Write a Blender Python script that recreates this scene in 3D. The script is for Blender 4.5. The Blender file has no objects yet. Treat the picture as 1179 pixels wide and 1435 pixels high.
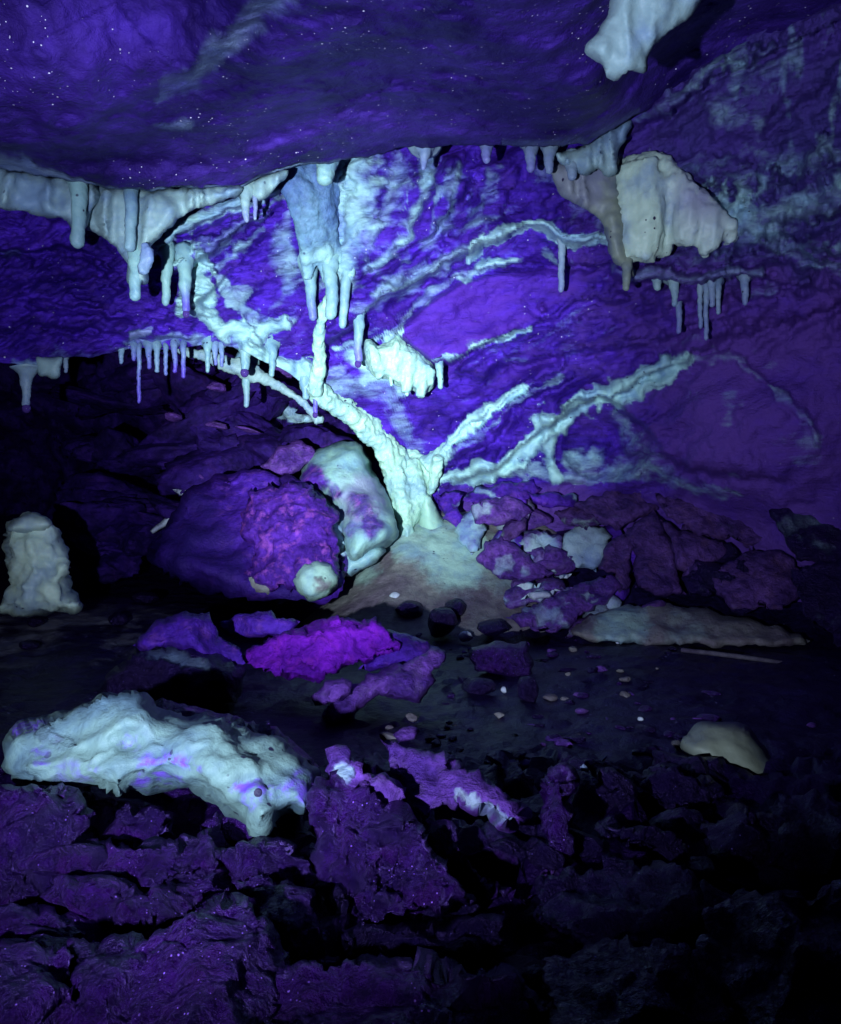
import bpy, math, random
import numpy as np
from mathutils import Vector, geometry

# ------------------------------------------------------------------ basics
F = 1209.0; CX, CY = 589.5, 717.5; CZ = 0.45      # focal length in photo pixels, picture centre, eye height
sc = bpy.context.scene
COL = sc.collection
rnd = random.Random(7)

def P3(px, py, Y):
    px, py, Y = np.broadcast_arrays(np.asarray(px, float), np.asarray(py, float), np.asarray(Y, float))
    return np.stack([(px - CX) / F * Y, Y, CZ - (py - CY) / F * Y], -1)

# ------------------------------------------------------------------ noise
def _hash(ix, iy, iz, s):
    h = (ix.astype(np.int64) * 374761393 + iy.astype(np.int64) * 668265263 + iz.astype(np.int64) * 2147483647 + s * 974711) & 0xffffffff
    h = ((h ^ (h >> 13)) * 1274126177) & 0xffffffff
    h = ((h ^ (h >> 16)) * 2246822519) & 0xffffffff
    return (h ^ (h >> 15)) & 0xffffffff

_G = np.array([(1,1,0),(-1,1,0),(1,-1,0),(-1,-1,0),(1,0,1),(-1,0,1),(1,0,-1),(-1,0,-1),(0,1,1),(0,-1,1),(0,1,-1),(0,-1,-1)], float)

def noise(P, seed=0):
    P = np.asarray(P, float); i = np.floor(P).astype(int); f = P - i
    u = f * f * f * (f * (f * 6 - 15) + 10)
    out = 0
    for dx in (0, 1):
        for dy in (0, 1):
            for dz in (0, 1):
                g = _G[_hash(i[..., 0] + dx, i[..., 1] + dy, i[..., 2] + dz, seed) % 12]
                d = f - np.array([dx, dy, dz])
                w = (u[..., 0] if dx else 1 - u[..., 0]) * (u[..., 1] if dy else 1 - u[..., 1]) * (u[..., 2] if dz else 1 - u[..., 2])
                out = out + w * (g * d).sum(-1)
    return out

def fbm(P, octs=4, seed=0, gain=0.5, lac=2.03):
    a, t, P = 1.0, 0, np.asarray(P, float)
    for k in range(octs):
        t = t + a * noise(P, seed + 17 * k); P = P * lac + 3.7; a *= gain
    return t

def worley(P, seed=0):
    """nearest and second nearest distance, the cell's id and the offset to its point"""
    P = np.asarray(P, float); i = np.floor(P).astype(int)
    f1 = np.full(P.shape[:-1], 9.); f2 = f1.copy(); cid = np.zeros(P.shape[:-1], np.int64); off = np.zeros(P.shape)
    for dx in (-1, 0, 1):
        for dy in (-1, 0, 1):
            for dz in (-1, 0, 1):
                a = (i[..., 0] + dx, i[..., 1] + dy, i[..., 2] + dz)
                q = np.stack([a[k] + _hash(a[0], a[1], a[2], seed + 31 * k + 5) / 4294967296. for k in range(3)], -1) - P
                d = np.sqrt((q * q).sum(-1)); m = d < f1
                f2 = np.where(m, f1, np.minimum(f2, d)); f1 = np.where(m, d, f1)
                cid = np.where(m, _hash(a[0], a[1], a[2], seed + 999), cid); off = np.where(m[..., None], -q, off)
    return f1, f2, cid, off

def chunks(P, seed=0):
    """broken rock: a tilted plane of its own in every cell, and the crack depth"""
    f1, f2, cid, off = worley(P, seed)
    n = np.stack([((cid >> s) & 1023) / 1023. - .5 for s in (0, 10, 20)], -1)
    return (off * n).sum(-1) * 1.4 + ((cid >> 5) & 255) / 255. * .5, f2 - f1

def sstep(a, b, x):
    t = np.clip((x - a) / (b - a), 0, 1); return t * t * (3 - 2 * t)

# ------------------------------------------------------------------ picture-plane helpers used to measure
def seg_dist(px, py, pts):
    """distance to a polyline whose points carry a width, relative distance d/w; returns (rel, d, along)"""
    best = np.full(px.shape, 1e9); bd = best.copy(); al = np.zeros(px.shape); L = 0
    for (x0, y0, w0), (x1, y1, w1) in zip(pts[:-1], pts[1:]):
        dx, dy = x1 - x0, y1 - y0; l2 = dx * dx + dy * dy + 1e-9
        t = np.clip(((px - x0) * dx + (py - y0) * dy) / l2, 0, 1)
        d = np.hypot(px - x0 - t * dx, py - y0 - t * dy); r = d / (w0 + t * (w1 - w0))
        m = r < best
        best = np.where(m, r, best); bd = np.where(m, d, bd); al = np.where(m, L + t * math.sqrt(l2), al); L += math.sqrt(l2)
    return best, bd, al

def poly_sd(px, py, pts):
    """signed distance to a closed outline, positive inside"""
    ins = np.zeros(px.shape, bool); d = np.full(px.shape, 1e9); n = len(pts)
    for k in range(n):
        x0, y0 = pts[k]; x1, y1 = pts[(k + 1) % n]; dx, dy = x1 - x0, y1 - y0
        t = np.clip(((px - x0) * dx + (py - y0) * dy) / (dx * dx + dy * dy + 1e-9), 0, 1)
        d = np.minimum(d, np.hypot(px - x0 - t * dx, py - y0 - t * dy))
        c = (y0 > py) != (y1 > py)
        ins ^= c & (px < dx * (py - y0) / (dy if abs(dy) > 1e-9 else 1e-9) + x0)
    return np.where(ins, d, -d)

def tps(pts):
    A = np.array(pts, float); X, v = A[:, :2] / 400., A[:, 2]; n = len(A)
    def U(r2): return r2 * np.log(r2 + 1e-9)
    K = U(((X[:, None] - X[None]) ** 2).sum(-1)) + np.eye(n) * .02
    Q = np.c_[np.ones(n), X]; M = np.block([[K, Q], [Q.T, np.zeros((3, 3))]])
    c = np.linalg.solve(M, np.r_[v, 0, 0, 0])
    def f(px, py):
        px, py = np.broadcast_arrays(np.asarray(px, float) / 400, np.asarray(py, float) / 400)
        o = c[n] + c[n + 1] * px + c[n + 2] * py
        for k in range(n): o = o + c[k] * U((px - X[k, 0]) ** 2 + (py - X[k, 1]) ** 2)
        return o
    return f

def spline(pts, step, closed=False):
    """Catmull-Rom through points of any dimension, resampled about every step (first two axes)"""
    A = np.array(pts, float); n = len(A); out = []
    for k in range(n if closed else n - 1):
        if closed: p0, p1, p2, p3 = A[k - 1], A[k], A[(k + 1) % n], A[(k + 2) % n]
        else: p0, p1, p2, p3 = A[max(k - 1, 0)], A[k], A[k + 1], A[min(k + 2, n - 1)]
        m = max(1, int(math.hypot(*(p2 - p1)[:2]) / step + .5))
        for t in np.arange(m) / m:
            out.append(.5 * (2 * p1 + (p2 - p0) * t + (2 * p0 - 5 * p1 + 4 * p2 - p3) * t * t + (3 * p1 - p0 - 3 * p2 + p3) * t ** 3))
    if not closed: out.append(A[-1])
    return np.array(out)

def interp(pts):
    xs, ys = [p[0] for p in pts], [p[1] for p in pts]
    return lambda x: np.interp(x, xs, ys)

# ------------------------------------------------------------------ materials
MAT = {}
def mk(name, c1, c2, cal=(.52, .76, .80), tint=(.22, .12, .62), ns=7., rough=.6, spec=.35, bump=.5, bs=28., speck=0., sthr=.8, ss=110.,
       scol=(.75, .72, .9), dark=0., contrast=.5, strat=None, calrough=.5, mott=.0, mcol=(.3,.05,.6), mauve=None, dull=None, cvar=.9, clo=.25, chi=.8, bd=.012, cl=0., sss=0., grey=None, tsc=(20, .1, .5)):
    m = bpy.data.materials.new(name); m.use_nodes = True; N = m.node_tree.nodes; L = m.node_tree.links
    N.clear()
    def node(t, **k):
        n = N.new(t)
        for a, v in k.items(): setattr(n, a, v)
        return n
    def math_(op, a, b=None, c=None, clamp=False):
        n = node('ShaderNodeMath', operation=op, use_clamp=clamp)
        for i, v in enumerate((a, b, c)):
            if v is None: continue
            if isinstance(v, (int, float)): n.inputs[i].default_value = v
            else: L.new(v, n.inputs[i])
        return n.outputs[0]
    def mix(f, a, b, mode='MIX'):
        n = node('ShaderNodeMix', data_type='RGBA', blend_type=mode)
        for i, v in ((0, f), (6, a), (7, b)):
            if isinstance(v, (int, float)): n.inputs[i].default_value = v
            elif isinstance(v, tuple): n.inputs[i].default_value = (*v, 1)
            else: L.new(v, n.inputs[i])
        return n.outputs[2]
    def nz(vec, s, d=5, r=.6, dist=0.):
        n = node('ShaderNodeTexNoise'); n.inputs['Scale'].default_value = s; n.inputs['Detail'].default_value = d
        n.inputs['Roughness'].default_value = r; n.inputs['Distortion'].default_value = dist; L.new(vec, n.inputs['Vector']); return n.outputs[0]
    def rng(v, a, b, c=0., d=1.):
        n = node('ShaderNodeMapRange', interpolation_type='SMOOTHSTEP')
        for i, x in enumerate((a, b, c, d)): n.inputs[i + 1].default_value = x
        L.new(v, n.inputs[0]); return n.outputs[0]
    def attr(a): return node('ShaderNodeAttribute', attribute_name=a).outputs['Fac']
    tc = node('ShaderNodeTexCoord'); oi = node('ShaderNodeObjectInfo')
    va = node('ShaderNodeVectorMath', operation='ADD'); L.new(tc.outputs['Object'], va.inputs[0])
    L.new(math_('MULTIPLY', oi.outputs['Random'], 37.), va.inputs[1]); vec = va.outputs[0]
    sv = vec
    if strat:
        mp = node('ShaderNodeMapping'); mp.inputs['Rotation'].default_value = strat[0]; mp.inputs['Scale'].default_value = strat[1]
        L.new(vec, mp.inputs[0]); sv = mp.outputs[0]
    n1 = nz(sv, ns, 7, .62, .3); n2 = nz(sv, ns * 6, 5, .6)
    col = mix(rng(n1, .36, .64), c2, c1)
    br = math_('MULTIPLY_ADD', math_('SUBTRACT', n2, .5), contrast * 3, 1., True) if False else math_('MAXIMUM', math_('MULTIPLY_ADD', math_('SUBTRACT', n2, .5), contrast * 3, 1.), .15)
    hsv = node('ShaderNodeVectorMath', operation='SCALE'); L.new(col, hsv.inputs[0]); L.new(br, hsv.inputs['Scale']); col = hsv.outputs[0]
    if mott: col = mix(math_('MULTIPLY', rng(nz(vec, ns * 2.3, 6, .7), .5, .66), mott), col, mcol)
    if speck:
        v = node('ShaderNodeTexVoronoi'); v.inputs['Scale'].default_value = ss; L.new(vec, v.inputs['Vector'])
        sep = node('ShaderNodeSeparateColor'); L.new(v.outputs['Color'], sep.inputs[0])
        f = math_('MULTIPLY', math_('GREATER_THAN', sep.outputs[0], sthr), math_('LESS_THAN', v.outputs['Distance'], math_('MULTIPLY', sep.outputs[1], .42)))
        if cl: f = math_('MULTIPLY', f, rng(nz(vec, ns * 1.3, 4), cl - .07, cl + .05))
        col = mix(math_('MULTIPLY', f, speck), col, scol)
    if mauve:
        col = mix(math_('MULTIPLY', attr('mauve'), rng(nz(sv, ns * 2, 5), .3, .65, .25, 1.)), col, mauve)
    if dull:
        col = mix(math_('MULTIPLY', attr('dull'), rng(nz(vec, 4, 5), .3, .6, .6, 1.)), col, dull)
    if grey: col = mix(math_('MULTIPLY', attr('grey'), rng(nz(vec, 4, 5), .3, .6, .6, 1.)), col, grey)
    ca = attr('calcite'); n3 = nz(sv, 15, 7, .68)
    cf = rng(math_('ADD', ca, math_('MULTIPLY', math_('SUBTRACT', n3, .5), cvar)), clo, chi)
    cf = math_('MULTIPLY', cf, rng(ca, .0, .12))
    cal2 = mix(rng(nz(vec, 9, 5), .4, .68), cal, tuple(a * b for a, b in zip(cal, (.62, .66, .95))))
    cal2 = mix(math_('MULTIPLY', attr('tint'), rng(nz(vec, tsc[0], 5), tsc[1], tsc[2])), cal2, tint)
    if dark:
        v = node('ShaderNodeTexVoronoi'); v.inputs['Scale'].default_value = 75; L.new(vec, v.inputs['Vector'])
        sep = node('ShaderNodeSeparateColor'); L.new(v.outputs['Color'], sep.inputs[0])
        f = math_('MULTIPLY', math_('GREATER_THAN', sep.outputs[0], 1 - dark), math_('LESS_THAN', v.outputs['Distance'], math_('MULTIPLY', sep.outputs[1], .4)))
        f = math_('MULTIPLY', f, rng(nz(vec, 6, 2), .45, .6))
        cal2 = mix(f, cal2, (.02, .015, .05))
    col = mix(cf, col, cal2)
    b1 = node('ShaderNodeBump'); b1.inputs['Strength'].default_value = bump; b1.inputs['Distance'].default_value = bd
    h = math_('ADD', nz(sv, bs, 8, .66), math_('MULTIPLY', nz(vec, bs * 4.5, 4, .7), .35))
    L.new(math_('MULTIPLY', h, math_('MULTIPLY_ADD', cf, -.6, 1.)), b1.inputs['Height'])
    bs_ = node('ShaderNodeBsdfPrincipled'); L.new(col, bs_.inputs['Base Color']); L.new(b1.outputs[0], bs_.inputs['Normal'])
    L.new(math_('MULTIPLY_ADD', cf, calrough - rough, rough), bs_.inputs['Roughness'])
    bs_.inputs['Specular IOR Level'].default_value = spec
    L.new(mix(cf, (.42, .25, 1.), (.9, .95, 1.)), bs_.inputs['Specular Tint'])
    if sss:
        bs_.inputs['Subsurface Weight'].default_value = sss; bs_.inputs['Subsurface Radius'].default_value = (.5, .8, 1.); bs_.inputs['Subsurface Scale'].default_value = .02
    o = node('ShaderNodeOutputMaterial'); L.new(bs_.outputs[0], o.inputs[0])
    MAT[name] = m; return m

ST = ((0, math.radians(32), 0), (.35, 1, 1.6))
mk('cave_wall_rock', (.050, .013, .33), (.017, .005, .145), cal=(.27, .45, .48), tint=(.16, .10, .46), ns=5, strat=ST, bump=.7, bs=26, contrast=1., rough=.5, spec=.35, dark=.05, mott=.3, mcol=(.080, .028, .30), mauve=(.070, .018, .29), dull=(.085, .034, .24), cvar=1.15, clo=.21, chi=.98, speck=.5, sthr=.985, ss=130, bd=.02, grey=(.042, .030, .17))
mk('ceiling_rock', (.052, .020, .26), (.012, .005, .078), cal=(.16, .22, .36), ns=2.6, bump=.8, bs=14, contrast=.7, rough=.5, speck=1., sthr=.95, ss=185, scol=(.8, .75, 1.), mott=.3, mcol=(.045, .028, .20), clo=.2, chi=1.1, bd=.02, cl=.5)  # bright specks put the sparkle of wet crystals into the base colour
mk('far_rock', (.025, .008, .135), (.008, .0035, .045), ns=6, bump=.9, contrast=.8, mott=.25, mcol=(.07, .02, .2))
mk('mud', (.010, .006, .044), (.004, .0025, .018), cal=(.17, .165, .21), ns=8, bump=1., bs=20, contrast=1., rough=.4, spec=.35, speck=.6, sthr=.975, ss=110, scol=(.2, .18, .4), dull=(.007, .0012, .028))
mk('calcite', (.20, .34, .37), (.12, .20, .34), cal=(.21, .355, .38), tint=(.085, .045, .42), ns=9, bump=.6, bs=22, contrast=.45, rough=.4, spec=.45, dark=.12, clo=.1, sss=.3)
mk('bright_calcite', (.27, .44, .38), (.15, .26, .32), cal=(.285, .46, .39), tint=(.085, .045, .42), ns=9, bump=.6, bs=24, contrast=.4, rough=.4, spec=.45, dark=.12, clo=.1, sss=.3)
mk('wash_calcite', (.11, .20, .31), (.06, .11, .27), cal=(.24, .40, .42), tint=(.08, .045, .40), ns=7, bump=.8, bs=20, contrast=.5, rough=.45, spec=.35, dark=.08, sss=.3)
mk('dull_calcite', (.22, .32, .36), (.14, .20, .28), cal=(.23, .33, .36), tint=(.10, .07, .34), ns=8, bump=.5, bs=20, contrast=.4, rough=.5, spec=.3, dark=.06, clo=.1, sss=.3)
mk('right_calcite', (.42, .54, .46), (.28, .34, .33), cal=(.43, .55, .47), tint=(.20, .15, .38), ns=6, bump=.5, bs=18, contrast=.4, rough=.45, spec=.35, dark=.05, clo=.1, sss=.3)
mk('tan_calcite', (.20, .23, .18), (.13, .13, .14), cal=(.21, .24, .19), tint=(.16, .15, .3), ns=8, bump=.35, contrast=.3, rough=.5, dark=.05, clo=.1)
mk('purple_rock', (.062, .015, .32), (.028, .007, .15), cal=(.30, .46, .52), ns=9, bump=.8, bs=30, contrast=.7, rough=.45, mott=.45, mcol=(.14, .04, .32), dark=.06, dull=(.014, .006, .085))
mk('crust_rock', (.080, .018, .31), (.034, .008, .155), cal=(.25, .42, .40), tint=(.17, .06, .32), ns=9, bump=1., bs=40, contrast=.8, rough=.45, mott=.7, mcol=(.26, .06, .40), dark=.05, clo=.1, chi=.95)
mk('magenta_rock', (.155, .009, .43), (.075, .004, .25), ns=12, bump=1., bs=36, contrast=.45, rough=.65, mott=.4, mcol=(.24, .02, .40))
mk('brown_rock', (.090, .038, .19), (.034, .015, .09), cal=(.19, .24, .28), ns=7, bump=1., contrast=.9, mott=.45, mcol=(.10, .045, .12), dark=.06, bd=.02)
mk('rubble_rock', (.021, .0028, .072), (.005, .001, .024), cal=(.10, .13, .22), ns=9, bump=1., bs=30, contrast=1.2, rough=.26, spec=.9, mott=.4, mcol=(.042, .003, .105), speck=.9, sthr=.92, ss=380, scol=(.42, .20, 1.), bd=.02, cl=.53)  # violet specks are torch glints painted into the base colour
mk('dark_rock', (.006, .0025, .030), (.003, .0015, .012), cal=(.07, .10, .15), ns=8, bump=1., bs=30, contrast=.9, rough=.28, spec=.6, speck=.8, sthr=.95, ss=380, scol=(.24, .16, .7), bd=.02, cl=.53)  # specks again paint glints into the colour, dimmer here
mk('mauve_rock', (.13, .046, .31), (.05, .018, .16), cal=(.30, .40, .48), ns=10, bump=1., bs=30, contrast=.9, rough=.42, mott=.4, mcol=(.14, .085, .24), dark=.06, bd=.016)
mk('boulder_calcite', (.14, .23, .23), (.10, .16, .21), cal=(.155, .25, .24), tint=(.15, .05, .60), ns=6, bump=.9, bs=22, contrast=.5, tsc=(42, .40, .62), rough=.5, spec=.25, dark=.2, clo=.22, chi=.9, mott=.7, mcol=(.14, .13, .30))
mk('mound_calcite', (.17, .165, .165), (.10, .08, .11), cal=(.30, .46, .42), ns=5, bump=.8, bs=26, contrast=.5, rough=.6, dark=.14, clo=.15, chi=1., mott=.4, mcol=(.10, .07, .10))
mk('pale_mineral', (.50, .56, .64), (.34, .36, .50), ns=14, bump=.4, contrast=.3)
mk('wood', (.12, .11, .14), (.06, .05, .08), ns=10, bump=.5, contrast=.4)
def drop_mat():
    m = bpy.data.materials.new('water'); m.use_nodes = True; b = m.node_tree.nodes['Principled BSDF']
    b.inputs['Base Color'].default_value = (.10, .05, .30, 1); b.inputs['Roughness'].default_value = .03
    b.inputs['Transmission Weight'].default_value = .5; b.inputs['IOR'].default_value = 1.33; MAT['water'] = m
drop_mat()

# ------------------------------------------------------------------ mesh plumbing
def normals(V, T):
    n = np.zeros_like(V)
    fn = np.cross(V[T[:, 1]] - V[T[:, 0]], V[T[:, 2]] - V[T[:, 0]])
    for k in range(T.shape[1]): np.add.at(n, T[:, k], fn)
    return n / (np.linalg.norm(n, axis=1, keepdims=True) + 1e-12)

def mesh(name, V, T, attrs, mat, origin):
    me = bpy.data.meshes.new(name); T = np.asarray(T, np.int32); k = T.shape[1]
    me.vertices.add(len(V)); me.vertices.foreach_set('co', (V - np.asarray(origin)).astype(np.float32).ravel())
    me.loops.add(T.size); me.loops.foreach_set('vertex_index', T.ravel())
    me.polygons.add(len(T)); me.polygons.foreach_set('loop_start', np.arange(len(T), dtype=np.int32) * k)
    me.polygons.foreach_set('use_smooth', np.ones(len(T), bool))
    me.update(calc_edges=True); me.validate()
    for a, v in attrs.items():
        at = me.attributes.new(a, 'FLOAT', 'POINT'); at.data.foreach_set('value', np.broadcast_to(np.asarray(v, np.float32), len(V)).astype(np.float32).copy())
    me.materials.append(MAT[mat]); return me

def tag(o, label, cat, group=None):
    o['label'] = label; o['category'] = cat
    if group: o['group'] = group

def base_of(Vs):
    V = np.concatenate(Vs); return ((V[:, 0].min() + V[:, 0].max()) / 2, (V[:, 1].min() + V[:, 1].max()) / 2, V[:, 2].min())

def single(name, label, cat, geo, mat, group=None):
    V, T, A = geo; b = base_of([V])
    o = bpy.data.objects.new(name, mesh(name, V, T, A, mat, b)); o.location = b; COL.objects.link(o); tag(o, label, cat, group); return o

def thing(name, label, cat, parts, group=None):
    """an Empty at the thing's base and its parts: (part name, geometry, material[, sub-parts])"""
    b = base_of([p[1][0] for p in parts])
    r = bpy.data.objects.new(name, None); r.location = b; r.empty_display_size = .05; COL.objects.link(r); tag(r, label, cat, group)
    for p in parts:
        o = bpy.data.objects.new(p[0], mesh(p[0], *p[1][:2], p[1][2], p[2], b)); COL.objects.link(o); o.parent = r
        for s in (p[3] if len(p) > 3 else ()):
            q = bpy.data.objects.new(s[0], mesh(s[0], *s[1][:2], s[1][2], s[2], b)); COL.objects.link(q); q.parent = o
    return r

def setting(name, V, T, A, mat):
    o = bpy.data.objects.new(name, mesh(name, V, T, A, mat, (0, 0, 0))); COL.objects.link(o); o['kind'] = 'structure'; return o

def grid_faces(nj, ni):
    a = (np.arange(nj - 1)[:, None] * ni + np.arange(ni - 1)[None]).ravel()
    return np.stack([a, a + ni, a + ni + 1, a + 1], -1)

# ------------------------------------------------------------------ shape builders
def paint(px, py, items, seed=0):
    """mineral cover or tint over a shape: blobs (x, y, r, value) and veins ([(x, y, w)...], value)"""
    v = np.zeros(px.shape)
    q = lambda s, z: fbm(np.stack([px / s, py / s, np.full_like(px, z)], -1), 3, 55)
    px, py = px + 9 * q(16, 1.) + 3 * q(6, 3.), py + 7 * q(16, 7.) + 3 * q(6, 9.)
    for it in items:
        if len(it) == 4: x, y, r, a = it; rel = np.hypot(px - x, py - y) / r
        else: rel = seg_dist(px, py, it[0])[0]; a = it[1]
        k = 1 - sstep(.55, 1.25, rel)
        v = np.maximum(v, a * k) if a > 0 else v * (1 - k * -a)
    return v

def solid(outline, Y, tf=.06, tb=.08, tilt=(0, 0), res=6, angular=False, p=2., rm=.9, facets=0, rough=.004, rs=30., oct=4, seed=1,
          cracks=0., cs=25., folds=None, cal=0., cover=None, tint=0., tints=None, dulls=None, bumps=(), jag=0., ribs=None, chunk=0., chs=14., patch=0.):
    """a closed body with this outline: inflated towards and away from its own middle surface, tilted, faceted, worn"""
    A = np.array(outline, float); r = np.random.RandomState(seed)
    if angular:
        n = len(A); B = []
        for k in range(n):
            a, b = A[k], A[(k + 1) % n]; m = max(1, int(np.hypot(*(b - a)) / res))
            B += [a + (b - a) * t for t in np.arange(m) / m]
        B = np.array(B)
    else: B = spline(A, res, True)
    if jag:
        q = np.c_[B / 22., np.full(len(B), seed * 3.1)]
        B = B + jag * np.stack([fbm(q, 3, seed), fbm(q + 50, 3, seed)], -1)
    lo, hi = B.min(0), B.max(0)
    gx, gy = np.meshgrid(np.arange(lo[0], hi[0], res), np.arange(lo[1], hi[1], res * .87)); gx[1::2] += res / 2
    gx = gx + r.uniform(-.15, .15, gx.shape) * res; gx, gy = gx.ravel(), gy.ravel()
    k = poly_sd(gx, gy, B) > res * .55
    pts = [Vector(q) for q in B] + [Vector(q) for q in np.c_[gx, gy][k]]
    nb = len(B)
    vs, _, fs, _, _, _ = geometry.delaunay_2d_cdt(pts, [(i, (i + 1) % nb) for i in range(nb)], [], 1, 1e-4)
    Q = np.array([tuple(v) for v in vs]); T = np.array([tuple(f) for f in fs if len(f) == 3])
    x, y = Q[:, 0], Q[:, 1]
    a2 = (x[T[:, 1]] - x[T[:, 0]]) * (y[T[:, 2]] - y[T[:, 0]]) - (x[T[:, 2]] - x[T[:, 0]]) * (y[T[:, 1]] - y[T[:, 0]])
    T[a2 > 0] = T[a2 > 0][:, ::-1]
    d = np.maximum(poly_sd(x, y, B), 0); d[d < res * .3] = 0
    R = d.max() * rm; u = np.clip(d / R, 0, 1); prof = (1 - (1 - u) ** p) ** (1 / p)
    cx, cy = (lo + hi) / 2; S = max(hi - lo) / 2
    if facets:
        pl = np.full(x.shape, 9.)
        for q in range(facets):
            g = r.normal(size=2) * .55; pl = np.minimum(pl, r.uniform(.75, 1.15) + (g[0] * (x - cx) + g[1] * (y - cy)) / S)
        prof = np.minimum(prof, np.maximum(pl, .12 * u))
    rel = prof * tf
    for bx, by, br, bh in bumps: rel = rel + bh * np.exp(-((x - bx) ** 2 + (y - by) ** 2) / (br * br)) * np.minimum(u * 3, 1)
    if folds:
        lam, amp = folds; w = fbm(np.c_[x / 60, y / 220, np.full(len(x), seed)], 2, seed) * 3
        rel = rel + amp * np.sin(x / lam * 6.283 + w * 2.2) * np.minimum(u * 3, 1)
    if ribs:
        ang, lam, amp = ribs; tt = (x * math.cos(ang) + y * math.sin(ang)) / lam
        rel = rel + amp * fbm(np.c_[tt, (x * -math.sin(ang) + y * math.cos(ang)) / lam / 5, np.full(len(x), seed)], 3, seed) * np.minimum(u * 3, 1)
    Yc = Y + (tilt[0] * (x - cx) + tilt[1] * (cy - y)) / F * Y
    n = len(x); inner = np.where(d > 0)[0]
    VF = P3(x, y, Yc - rel); VB = P3(x, y, Yc + prof * tb)[inner]
    mp = np.arange(n); mp[inner] = n + np.arange(len(inner))
    V = np.concatenate([VF, VB]); T = np.concatenate([T, mp[T][:, ::-1]])
    px = np.r_[x, x[inner]]; py = np.r_[y, y[inner]]
    N = normals(V, T); s3 = V * rs + seed * 7.7
    disp = rough * fbm(s3, oct, seed)
    if chunk:
        h, e = chunks(V * chs + seed, seed); disp = disp + chunk * (h - .25) - chunk * .5 * np.exp(-e * 14)
    if cracks:
        wv = V * cs + .35 * np.stack([fbm(V * cs * 1.3 + o, 2, seed) for o in (0, 20, 40)], -1)
        f1, f2, _, _ = worley(wv, seed); disp = disp + cracks * (f1 - .5) - cracks * 1.3 * np.exp(-(f2 - f1) * 11)
    V = V + N * disp[:, None]
    c = np.full(len(px), float(cal))
    if cover: c = np.clip(np.maximum(c, paint(px, py, cover)) if cal == 0 else c * (1 - paint(px, py, cover)), 0, 1)
    if patch: c = np.clip(c + patch * sstep(.02, .45, fbm(V * 11 + seed * 3.7, 4, seed)), 0, 1)
    t = np.full(len(px), float(tint))
    if tints: t = np.clip(np.maximum(t, paint(px, py, tints)), 0, 1)
    A_ = {'calcite': c, 'tint': t}
    if dulls: A_['dull'] = paint(px, py, dulls)
    return V, T, A_

def tube(pts, n=14, lump=.0, seed=0, ry=1.):
    """a tapering limb through world points with radii: rows of [x, y, z, r]"""
    A = np.array(pts, float); m = len(A); t = np.gradient(A[:, :3], axis=0); t /= np.linalg.norm(t, axis=1, keepdims=True) + 1e-9
    up = np.array([0, 1., 0]); s = np.cross(t, up); s /= np.linalg.norm(s, axis=1, keepdims=True) + 1e-9; w = np.cross(s, t)
    a = np.arange(n) / n * 2 * math.pi
    ring = A[:, None, :3] + A[:, None, 3:4] * (np.cos(a)[None, :, None] * s[:, None] + ry * np.sin(a)[None, :, None] * w[:, None])
    V = ring.reshape(-1, 3)
    if lump:
        c = np.repeat(A[:, :3], n, 0); k = 1 + lump * fbm(V * 40 + seed * 9.1, 3, seed); V = c + (V - c) * k[:, None]
    T = []
    for j in range(m - 1):
        for i in range(n):
            q = (i + 1) % n; T.append((j * n + i, j * n + q, (j + 1) * n + q)); T.append((j * n + i, (j + 1) * n + q, (j + 1) * n + i))
    V = np.concatenate([V, A[[0, -1], :3] - t[[0, -1]] * np.array([[.3], [-.3]]) * A[[0, -1], 3:4]])
    a0, a1 = m * n, m * n + 1
    for i in range(n):
        q = (i + 1) % n; T.append((a0, q, i)); T.append((a1, (m - 1) * n + i, (m - 1) * n + q))
    return V, np.array(T)

def limb(pts, Y, step=6, n=14, lump=.1, seed=0, ry=1.):
    """pts rows (px, py, radius px[, dY]); Y a number or a depth function"""
    A = [tuple(q) + (0,) * (4 - len(q)) for q in pts]; S = spline(A, step)
    Yv = (Y(S[:, 0], S[:, 1]) if callable(Y) else np.full(len(S), float(Y))) + S[:, 3]
    return tube(np.c_[P3(S[:, 0], S[:, 1], Yv), np.maximum(S[:, 2], .6) / F * Yv], n, lump, seed, ry)

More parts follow.
